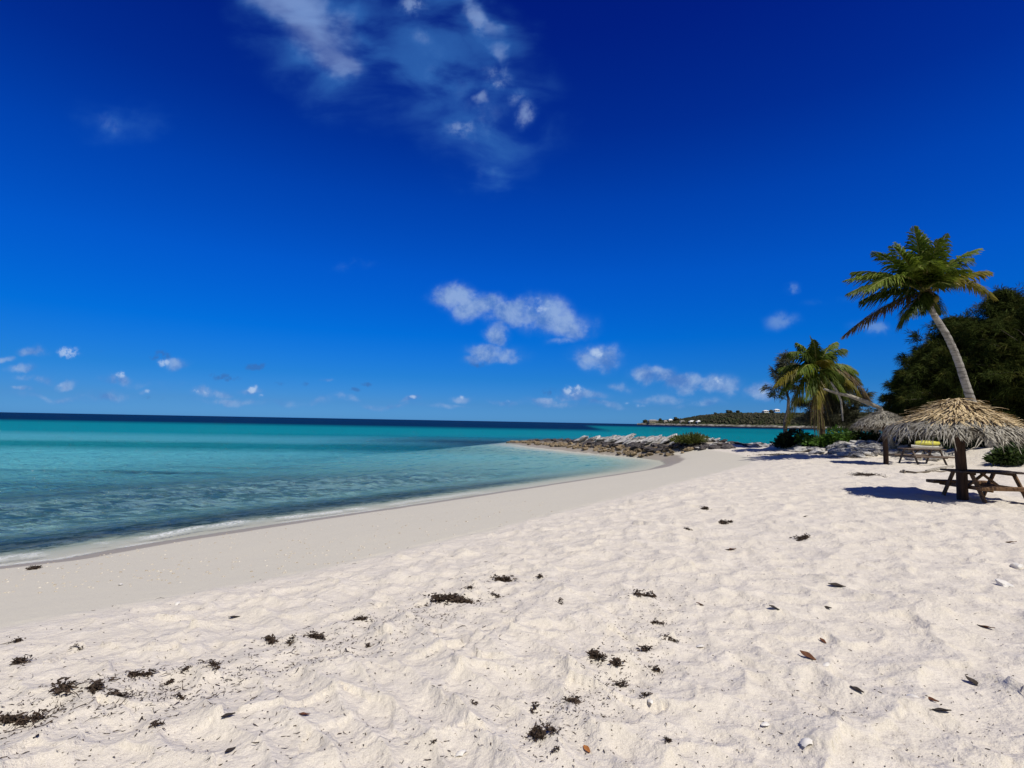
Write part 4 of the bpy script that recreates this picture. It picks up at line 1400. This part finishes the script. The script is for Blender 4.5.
def head_point(px, k):
    """k = 0 at the waterline, 1 on the ridge"""
    d = float(HD(px))
    dd_ = [0, 3, 8, 25, 50, 80, 110, 150][k]
    zt = at_y(px, float(HTOP(px)), d + 110).z - 3.0
    zt = max(zt, 3.5)
    f = [-1.5, 3.0, 4.2, None, None, None, None, None][k]
    yy = d + dd_
    x = at_y(px, 424, d).x * (yy / d)
    if f is None:
        f = 4.2 + (zt - 4.2) * [0, 0, 0, .35, .68, .9, 1.0, .8][k]
    else:
        f = f + (1.2 * (fbm(np.array([px * 0.31]), np.array([0.3]), 2)[0] - 0.5) if k else 0)
    return Vector((x, yy, f + (2.0 * (fbm(np.array([px * 0.5]), np.array([k * 1.0]), 2)[0] - 0.5) if k > 2 else 0)))
V = [tuple(head_point(p, k)) for k in range(8) for p in HPX]
n = len(HPX)
Q = [(k * n + i, k * n + i + 1, (k + 1) * n + i + 1, (k + 1) * n + i) for k in range(7) for i in range(n - 1)]
hl = link('headland', quads_mesh('headland', np.array(V), np.array(Q), m_head))
hl['kind'] = 'structure'
hl['label'] = 'low wooded headland across the bay with a rocky shore'

m_farleaf = mottled("far_foliage", (0.012, 0.020, 0.010), (0.080, 0.074, 0.048), 0.06, c=(0.035, 0.045, 0.02), bumpd=0, rough=0.95, spec=0.1)
def clump_mesh(r, seed, squash=0.8):
    rnd = random.Random(seed)
    bm = bmesh.new()
    bmesh.ops.create_icosphere(bm, subdivisions=2, radius=r)
    for v in bm.verts:
        v.co *= rnd.uniform(0.45, 1.5)
        v.co.z *= squash
    Vv = np.array([v.co[:] for v in bm.verts])
    Ff = np.array([[v.index for v in f.verts] for f in bm.faces])
    bm.free()
    return Vv, Ff
protos = [clump_mesh(1.0, i) for i in range(8)]
VV, FF, base_i = [], [], 0
rnd = np.random.default_rng(77)
for k in range(5200):
    px = 640 + 240 * rnd.random()
    kk = rnd.uniform(2.3, 6.3)
    i = int(kk)
    p = head_point(px, i).lerp(head_point(px, i + 1), kk - i)
    if p.z < 4: continue
    lowtip = np.interp(px, [640, 690, 720], [0.45, 0.7, 1.0])
    sc = rnd.uniform(0.8, 2.2) * lowtip
    a = rnd.uniform(0, 6.28)
    v, f = protos[k % 8]
    M = np.array([[math.cos(a), -math.sin(a), 0], [math.sin(a), math.cos(a), 0], [0, 0, 1]])
    VV.append(v @ M.T * sc * np.array([1.1, 1.1, rnd.uniform(0.8, 1.3)]) + np.array(p) + np.array([0, 0, sc * 0.2]))
    FF.append(f + base_i)
    base_i += len(v)
wood = link('woodland', quads_mesh('woodland', np.concatenate(VV), np.concatenate(FF), m_farleaf))
tag(wood, 'dark scrub woodland covering the far headland', 'woodland', None, 'stuff')

for (px, topy, lab) in [(645, 418.2, 'small far tree at the seaward tip of the headland'), (652, 417.6, 'far tree left of the long pale house on the headland'), (660, 417.0, 'far round tree just above the long pale house'),
                        (676, 415.8, 'far tree between the second and third headland houses'), (715.5, 411.2, 'far tree on the left shoulder of the headland ridge'), (729, 408.2, 'tallest far tree standing out on the headland ridge'),
                        (738, 409.0, 'far tree just right of the tallest ridge tree'), (764, 408.9, 'far tree beside the white house on the ridge'), (772, 408.8, 'far tree between the two white ridge houses')]:
    p = head_point(px, 6 if px > 690 else 4)
    topz = at_y(px, topy + 1.3, p.y).z
    p.z -= 1.0
    root = empty('tree', p)
    tag(root, lab, 'tree')
    hgt_ = topz - p.z
    mb = MB()
    mb.tube([(0, 0, -1), (0.1, 0, hgt_ * .6)], [0.3, 0.15], 6)
    mb.build('trunk', m_bark, root)
    vs, fs, o = [], [], 0
    for j in range(5):
        v, f = protos[(j + int(px)) % 8]
        r_c = hgt_ * random.uniform(.26, .42)
        vs.append(v * r_c + np.array([random.uniform(-.3, .3) * hgt_, random.uniform(-.3, .3) * hgt_, hgt_ * random.uniform(.30, .72)]))
        fs.append(f + o); o += len(v)
    link('crown', quads_mesh('crown', np.concatenate(vs), np.concatenate(fs), m_farleaf), root)

m_wall = mottled("house_wall_white", (0.66, 0.64, 0.60), (0.74, 0.72, 0.68), 0.2, bumpd=0)
m_wallc = mottled("house_wall_cream", (0.52, 0.46, 0.34), (0.60, 0.54, 0.40), 0.2, bumpd=0)
m_roof = mottled("house_roof_white", (0.70, 0.70, 0.69), (0.80, 0.80, 0.79), 0.2, bumpd=0)
m_roofg = mottled("house_roof_grey", (0.30, 0.28, 0.26), (0.40, 0.37, 0.34), 0.2, bumpd=0)
m_pane = mottled("house_pane", (0.02, 0.03, 0.04), (0.04, 0.05, 0.06), 0.5, bumpd=0, rough=0.2)
def house(px, py, wpx, hpx, k, wm, rm, label, roofk=0.45):
    p = head_point(px, k)
    p.z = at_y(px, py + hpx / 2, p.y).z
    u = p.y / F
    wd, ht = wpx * u, hpx * u
    root = empty('house', p)
    tag(root, label, 'house')
    mb = MB()
    wh = ht * (1 - roofk)
    mb.box((0, 0, wh / 2 - .5), (wd, wd * .7, wh + 1))
    mb.build('wall', wm, root)
    e = 0.06 * wd
    a, b, zr = wd / 2 + e, wd * .35 + e, ht
    Vr = [(-a, -b, wh), (a, -b, wh), (a, b, wh), (-a, b, wh), (-a * .45, 0, zr), (a * .45, 0, zr), (-a, -b, wh + .25), (a, -b, wh + .25), (a, b, wh + .25), (-a, b, wh + .25)]
    mb = MB()
    mb.add(Vr, [(3, 2, 1, 0), (0, 1, 7, 6), (1, 2, 8, 7), (2, 3, 9, 8), (3, 0, 6, 9), (6, 7, 5, 4), (7, 8, 5), (8, 9, 4, 5), (9, 6, 4)])
    mb.build('roof', rm, root)
    for j in range(max(2, int(wpx // 2))):
        mb = MB()
        nwin = max(2, int(wpx // 2))
        mb.box(((j + .5) / nwin * wd * .9 - wd * .45, -wd * .35 - .05, wh * .55), (wd / nwin * .42, 0.12, wh * .42))
        mb.build('window', m_pane, root)
house(653, 420.8, 9, 2.4, 3, m_wallc, m_roofg, 'long low cream house near the tip of the headland')
house(665.5, 421.6, 3.2, 2.8, 3, m_wallc, m_roofg, 'small cream house on the headland right of the long one')
house(670.5, 420.4, 3.6, 3.0, 4, m_wall, m_roof, 'small white house up the slope of the headland tip')
house(682.5, 421.6, 4.6, 2.2, 3, m_wallc, m_roofg, 'cream house by the shore in the middle of the headland')
house(692.5, 421.9, 6.5, 3.0, 3, m_wallc, m_roof, 'pale house with a white roof close to the headland shore')
house(700, 422.0, 6.5, 3.6, 3, m_wall, m_roof, 'largest bright white house on the headland shore')
house(766, 411.2, 4.6, 2.2, 6, m_wall, m_roof, 'white house on top of the headland ridge')
house(777, 410.2, 4.6, 2.4, 6, m_wall, m_roof, 'white ridge house nearest the short palm')

# ------------------------------------------------------------------ seaweed, leaves, shells on the sand
m_weed = mottled("dry_seaweed", (0.016, 0.010, 0.007), (0.085, 0.058, 0.040), 30.0, bumpd=0, rough=0.75)
m_leafb = mottled("dead_leaf_brown", (0.09, 0.035, 0.018), (0.17, 0.075, 0.035), 30.0, bumpd=0, rough=0.6)
m_leafo = mottled("dead_leaf_orange", (0.34, 0.12, 0.03), (0.46, 0.20, 0.06), 25.0, bumpd=0, rough=0.6)
m_leafk = mottled("dead_leaf_dark", (0.025, 0.020, 0.015), (0.07, 0.055, 0.042), 30.0, bumpd=0, rough=0.6)
m_shell = mottled("shell_white", (0.66, 0.63, 0.57), (0.78, 0.75, 0.70), 20.0, bumpd=0, rough=0.5)

def gz_arr(x, y):
    h, s_, b_, d_, _, _ = land(x, y)
    return h + rough_sand(x, y, s_, b_, d_)

def px_frame(px, py, wpx, hpx):
    c = drop(px, py)
    u = (Vector((c.x, c.y, c.z)) - Vector((0, 0, CAMZ))).length / F
    far = drop(px, py - hpx / 2)
    near = drop(px, py + hpx / 2)
    return c, wpx / 2 * u, max(0.02, (Vector((far.x, far.y)) - Vector((near.x, near.y))).length / 2)

def weed_clump(px, py, wpx, hpx, slope, label, seed, group=None, dens=1.0, name='seaweed_clump'):
    """a tangle of dried strips; slope = tilt of its long axis in the picture plane"""
    rnd = np.random.default_rng(seed)
    c, rx, ry = px_frame(px, py, wpx, hpx)
    ry *= 0.72
    n = int(max(20, min(1500, dens * 9000 * rx * ry + 16)))
    k = max(3, int(n / 45))
    cl = rnd.normal(size=(k, 2)) * 0.31
    p = cl[rnd.integers(0, k, n)] + rnd.normal(size=(n, 2)) * (0.10 + 0.25 * rnd.random((n, 1)) ** 3)
    p = np.clip(p, -1.1, 1.1)
    right = np.array([c.y, -c.x]) / math.hypot(c.x, c.y)
    fwd = np.array([c.x, c.y]) / math.hypot(c.x, c.y)
    q = np.array([c.x, c.y]) + (p[:, :1] * rx) * right + (p[:, 1:] * ry - p[:, :1] * rx * slope) * fwd
    ln = np.clip(0.3 * min(rx, ry) + 0.012, 0.016, 0.042)
    zz = gz_arr(q[:, 0], q[:, 1]) + rnd.random(n) ** 2 * min(0.04, 0.4 * min(rx, ry)) + 0.004
    cen = np.stack([q[:, 0], q[:, 1], zz], -1)
    d = rnd.normal(size=(n, 3))
    d[:, 2] = np.abs(d[:, 2]) * 0.12
    V, Q = blades(cen, d, ln, ln * 0.34, rnd, curl=1.4, droop=0.12)
    o = link(name, quads_mesh(name, V - np.array(c), Q, m_weed))
    o.location = c
    return tag(o, label, 'seaweed', group)

CLUMPS = [(16, 722, 36, 17, 0.5, 'thick dark seaweed clump at the left edge of the photo', 1.6), (142, 676, 34, 9, 0.1, 'long seaweed clump heading the left cluster on trampled sand', 1.2),
    (172, 681, 15, 10, 0, 'seaweed clump right of the long one in the left cluster', 1.4), (182, 698, 12, 8, 0, 'round dark seaweed clump below the left cluster', 1.5),
    (114, 695, 26, 10, -0.2, 'loose seaweed clump below the long one in the left cluster', 1.2), (61, 687, 22, 12, 0.2, 'faint thin seaweed patch left of the left cluster', .5),
    (92, 688, 20, 14, .3, 'straggling seaweed patch between the thin patch and the left cluster', .7), (156, 728, 13, 14, .4, 'small upright seaweed clump below the left cluster near the lower edge', 1.3),
    (74, 648, 15, 6, 0, 'small seaweed clump above the left cluster near the smooth sand', 1.2), (22, 663, 16, 6, .2, 'pale brown seaweed scrap at the far left above the cluster', .8),
    (16, 642, 13, 5, .2, 'dark seaweed scrap at the left edge beside the smooth sand', 1.1), (187, 669, 12, 9, 0, 'small seaweed clump at the right end of the left cluster', 1.1),
    (216, 666, 12, 10, .5, 'seaweed clump right of the left cluster, apart from it', 1.1), (271, 642, 16, 10, .5, 'left of the three seaweed clumps in a short row', 1.2),
    (291, 642, 10, 6, 0, 'middle of the three seaweed clumps in a short row', 1.2), (316, 636, 20, 10, .3, 'right of the three seaweed clumps in a short row', 1.2),
    (361, 620, 17, 8, .35, 'seaweed clump left of the largest long seaweed streak', 1.3), (450, 600, 58, 13, 0.26, 'largest long dark seaweed streak in the middle of the beach', 1.9),
    (471, 588, 14, 6, 0, 'dense seaweed knot at the upper right end of the largest streak', 1.8), (504, 581, 26, 9, .25, 'broken seaweed patch right of the largest streak', 1.0),
    (539, 577, 10, 5, 0, 'small seaweed clump beyond the broken patch', 1.2), (497, 597, 10, 6, .3, 'small seaweed clump just below the broken patch', 1.1),
    (616, 664, 38, 16, .05, 'broad seaweed clump in the middle of the right hand trail', 1.3), (622, 685, 20, 9, 0, 'flat seaweed clump just below the broad one in the right hand trail', 1.3),
    (656, 671, 14, 9, .4, 'seaweed clump right of the broad one in the right hand trail', 1.1), (648, 695, 20, 9, -.2, 'seaweed clump with a stray stalk below the right hand trail', 1.0),
    (659, 624, 15, 6, 0, 'topmost seaweed clump of the right hand trail', 1.2), (667, 639, 26, 8, -.3, 'long thin seaweed clump near the top of the right hand trail', 1.1),
    (647, 650, 18, 9, .1, 'scattered seaweed clump above the broad one in the right hand trail', .8), (571, 703, 15, 14, .2, 'upright seaweed clump between the broad one and the big lower one', 1.2),
    (535, 708, 11, 16, 0, 'seaweed clump just above the big lower one', 1.2), (544, 734, 24, 28, .2, 'big shaggy seaweed clump near the lower edge of the photo', 1.5),
    (555, 752, 20, 10, -.4, 'greyish seaweed scrap at the foot of the big lower clump', .9), (668, 742, 9, 10, .5, 'small seaweed twig right of the orange leaf', 1.0),
    (472, 703, 6, 8, 0, 'tiny dark seaweed knot left of the upright clump', 1.2), (369, 646, 8, 6, 0, 'small dark seaweed knot right of the short row of three', 1.4),
    (432, 742, 9, 6, .5, 'small seaweed scrap left of the white shell near the lower edge', 1.3), (643, 597, 24, 14, 0, 'sparse speckled seaweed patch left of the round dark leaf', .5),
    (561, 602, 8, 8, -.5, 'small greenish seaweed tuft on the open sand in the middle', .9), (803, 539, 17, 5, -.1, 'seaweed scrap on the sand below the parasol shadow', 1.0),
    (689, 530, 14, 4, .1, 'small seaweed strip on the sand above the reddish curled leaf', 1.0), (726, 523, 12, 5, -.2, 'small seaweed strip right of the one near the smooth sand', 1.0),
    (707, 509, 12, 4, -.1, 'small seaweed strip farthest up the open sand', 1.0), (868, 476, 34, 7, 0, 'brown litter patch between the two parasol shadows', .6),
    (845, 457.5, 40, 2.5, 0, 'dark wrack line at the foot of the stony bank', 1.0), (775, 455, 40, 2.4, 0, 'dark wrack line on the sand below the short palm', 1.0), (33, 568, 10, 3, 0, 'lone seaweed scrap on the smooth damp sand at left', 1.2)]
for i, (px, py, wp, hp, sl, lab, de) in enumerate(CLUMPS):
    weed_clump(px, py, wp, hp, sl, lab, 500 + i, dens=de)

def leaf(px, py, length_px, ang, mat, label, curl=0.35, wide=0.42, cat='leaf', name='fallen_leaf'):
    c, rx, ry = px_frame(px, py, length_px, 4)
    L = rx * 1.55
    n, m = 9, 5
    V, Q = [], []
    for top in (0, 1):
        for i in range(n):
            t = i / (n - 1)
            wd = wide * L * (math.sin(math.pi * t) ** 0.8) * (1 - 0.25 * t) * 0.5 + 0.001
            for j in range(m):
                s_ = j / (m - 1) * 2 - 1
                z = curl * L * (0.35 * s_ * s_ * wd / L * 2 + 0.4 * (t - .5) ** 2) + 0.006 * math.sin(9 * t + 4 * s_) * L * 4
                V.append(((t - .5) * L, s_ * wd, z + 0.0025 * top))
    for i in range(n - 1):
        for j in range(m - 1):
            a = i * m + j
            Q.append((a, a + 1, a + m + 1, a + m))
            b = a + n * m
            Q.append((b, b + m, b + m + 1, b + 1))
    o = link(name, quads_mesh(name, np.array(V), np.array(Q), mat, smooth=True))
    o.location = (c.x, c.y, c.z + 0.008)
    o.rotation_euler = (random.uniform(-.3, .3), random.uniform(-.35, .35), R(ang) - math.atan2(c.x, c.y))
    return tag(o, label, cat)
LEAVES = [(587, 751, 13, -60, m_leafo, 'orange brown dead leaf near the lower edge of the photo'), (700, 605, 10, 20, m_leafb, 'round dark red brown leaf lying alone in the middle of the sand'),
    (730, 550, 14, -15, m_leafb, 'reddish curled leaf far up the open sand'), (857, 691, 13, -30, m_leafk, 'dark leaf left of the two dark leaves at lower right'),
    (974, 684, 15, -35, m_leafk, 'dark narrow leaf near the right edge of the photo'), (942, 712, 14, 10, m_leafk, 'dark lobed leaf at lower right'),
    (931, 701, 12, -15, m_leafb, 'brown leaf just above the dark lobed one at lower right'), (986, 628, 13, -20, m_leafb, 'pinkish brown leaf at the right side of the sand'),
    (823, 642, 9, -50, m_leafb, 'small brown leaf above the curled dark red strip'), (808, 657, 17, -30, m_leafb, 'curled dark red strip of leaf on the right half of the sand'),
    (837, 586, 16, -8, m_leafk, 'thin dark straight leaf on the right half of the sand'), (774, 609, 11, 5, m_leafk, 'small dark leaf left of a similar one in the right half'),
    (827, 607, 9, -10, m_leafk, 'small dark leaf below the thin straight one'), (1009, 543, 11, 5, m_leafb, 'red brown leaf near the right edge below the picnic table'),
    (805, 517, 7, 0, m_leafk, 'small dark leaf below the near parasol shadow'), (228, 717, 13, 15, m_leafk, 'dark almond shaped leaf at lower left'),
    (230, 752, 12, 40, m_leafk, 'dark curved leaf at the lower left edge'), (234, 618, 11, 0, m_leafk, 'small dark leaf beside the smooth damp sand'),
    (36, 738, 9, 70, m_leafk, 'dark leaf below the thick clump at the left edge'), (304, 716, 11, 10, m_leafb, 'half buried brown leaf at lower left of the middle')]
for a in LEAVES: leaf(*a)

def shell(px, py, size_px, label):
    c, rx, ry = px_frame(px, py, size_px, 4)
    r = rx * 0.62
    n, m = 15, 7
    V, Q = [], []
    for top in (0, 1):
        for i in range(m):
            t = i / (m - 1)
            for j in range(n):
                a = (j / (n - 1) - .5) * 2.5
                rib = 1 + 0.05 * math.cos(j * math.pi) * t
                V.append((r * 2 * t * math.cos(a) * rib - r * .8, r * 2 * t * math.sin(a) * rib * .85, r * (0.75 * math.sin(math.pi * (0.08 + t * .85)) * math.cos(a * .8)) * (1 if top else .93)))
    for i in range(m - 1):
        for j in range(n - 1):
            a = i * n + j
            Q.append((a, a + n, a + n + 1, a + 1))
            b = a + n * m
            Q.append((b, b + 1, b + n + 1, b + n))
    o = link('shell', quads_mesh('shell', np.array(V), np.array(Q), m_shell, smooth=True))
    o.location = (c.x, c.y, c.z + 0.002)
    o.rotation_euler = (random.uniform(-.3, .3), random.uniform(-.3, .3), random.uniform(0, 6.28))
    tag(o, label, 'shell')
for a in [(461, 755, 12, 'white shell near the lower edge left of the big seaweed clump'), (700, 647, 8, 'white shell on open sand right of the seaweed trail'), (808, 744, 14, 'largest white shell at lower right'),
          (765, 725, 9, 'small white shell above and left of the largest shell'), (913, 698, 10, 'white shell left of the brown leaf at lower right'), (826, 665, 7, 'small white shell below the curled dark red strip'),
          (178, 604, 6, 'small white shell on the smooth damp sand'), (120, 585, 5, 'tiny white shell on the damp sand at far left'), (650, 706, 7, 'small white shell below the seaweed clump with a stalk')]:
    shell(*a)
for (px, py, sz, lab) in [(1004, 586, 0.085, 'white coral stone near the right edge of the sand'), (1017, 568, 0.07, 'smaller white coral stone at the right edge')]:
    c = drop(px, py)
    o = rock('pale', c.x, c.y, c.z + 0.02, sz, lab, None, 'stone')
    o.data = o.data.copy()
    o.data.materials[0] = m_shell

# fine litter: nobody could count it
rnd = np.random.default_rng(9)
cx, cy = [], []
for k in range(4200):
    mode = rnd.random()
    if mode < 0.42:
        t = rnd.random()
        px = np.interp(t, [0, .35, .6, 1], [0, 180, 330, 520]); py = np.interp(t, [0, .35, .6, 1], [715, 680, 640, 580])
        px += rnd.normal(0, 24); py += rnd.normal(0, 14)
    elif mode < 0.6:
        t = rnd.random()
        px = np.interp(t, [0, .5, 1], [540, 630, 660]) + rnd.normal(0, 22); py = np.interp(t, [0, .5, 1], [740, 670, 590]) + rnd.normal(0, 12)
    else:
        px = rnd.uniform(-20, 1044); py = 470 + 300 * rnd.random() ** 0.7
    p = at_z(px, py, 1.25)
    cx.append(p.x); cy.append(p.y)
cx, cy = np.array(cx), np.array(cy)
ok = inside(cx, cy, DRYPOLY) & (np.hypot(cx, cy) < 30)
cx, cy = cx[ok], cy[ok]
cen = np.stack([cx, cy, gz_arr(cx, cy) + 0.004], -1)
d = rnd.normal(size=(len(cx), 3)); d[:, 2] = np.abs(d[:, 2]) * 0.12
ln_ = 0.017 * (0.6 + 1.2 * rnd.random(len(cx)) ** 3) * np.where((cx < 0) & (rnd.random(len(cx)) < 0.35), 2.8, 1.0)
V, Q = blades(cen, d, ln_, 0.006, rnd, curl=0.9)
lit = link('seaweed_litter', quads_mesh('seaweed_litter', V, Q, m_weed))
tag(lit, 'fine scattered scraps of dry seaweed on the trampled sand', 'seaweed litter', None, 'stuff')
cx, cy = [], []
for k in range(900):
    px, py = rnd.uniform(-10, 560), rnd.uniform(480, 610)
    p = at_z(px, py, 0.6); cx.append(p.x); cy.append(p.y)
cx, cy = np.array(cx), np.array(cy)
s_ = seg_dist(cx, cy, SHORE)
ok = inside(cx, cy, LAND) & ~inside(cx, cy, DRYPOLY) & (s_ > 1.2)
cx, cy = cx[ok], cy[ok]
cen = np.stack([cx, cy, gz_arr(cx, cy)], -1)
VV, FF = [], []
v, f = protos[0]
for i, c in enumerate(cen):
    VV.append(v * rnd.uniform(0.006, 0.018) + c); FF.append(f + i * len(v))
m_peb = mottled("shell_fragments", (0.34, 0.28, 0.20), (0.70, 0.66, 0.58), 9.0, bumpd=0)
peb = link('shell_fragments', quads_mesh('shell_fragments', np.concatenate(VV), np.concatenate(FF), m_peb))
tag(peb, 'tiny shell and coral fragments on the smooth damp sand', 'shell fragments', None, 'stuff')
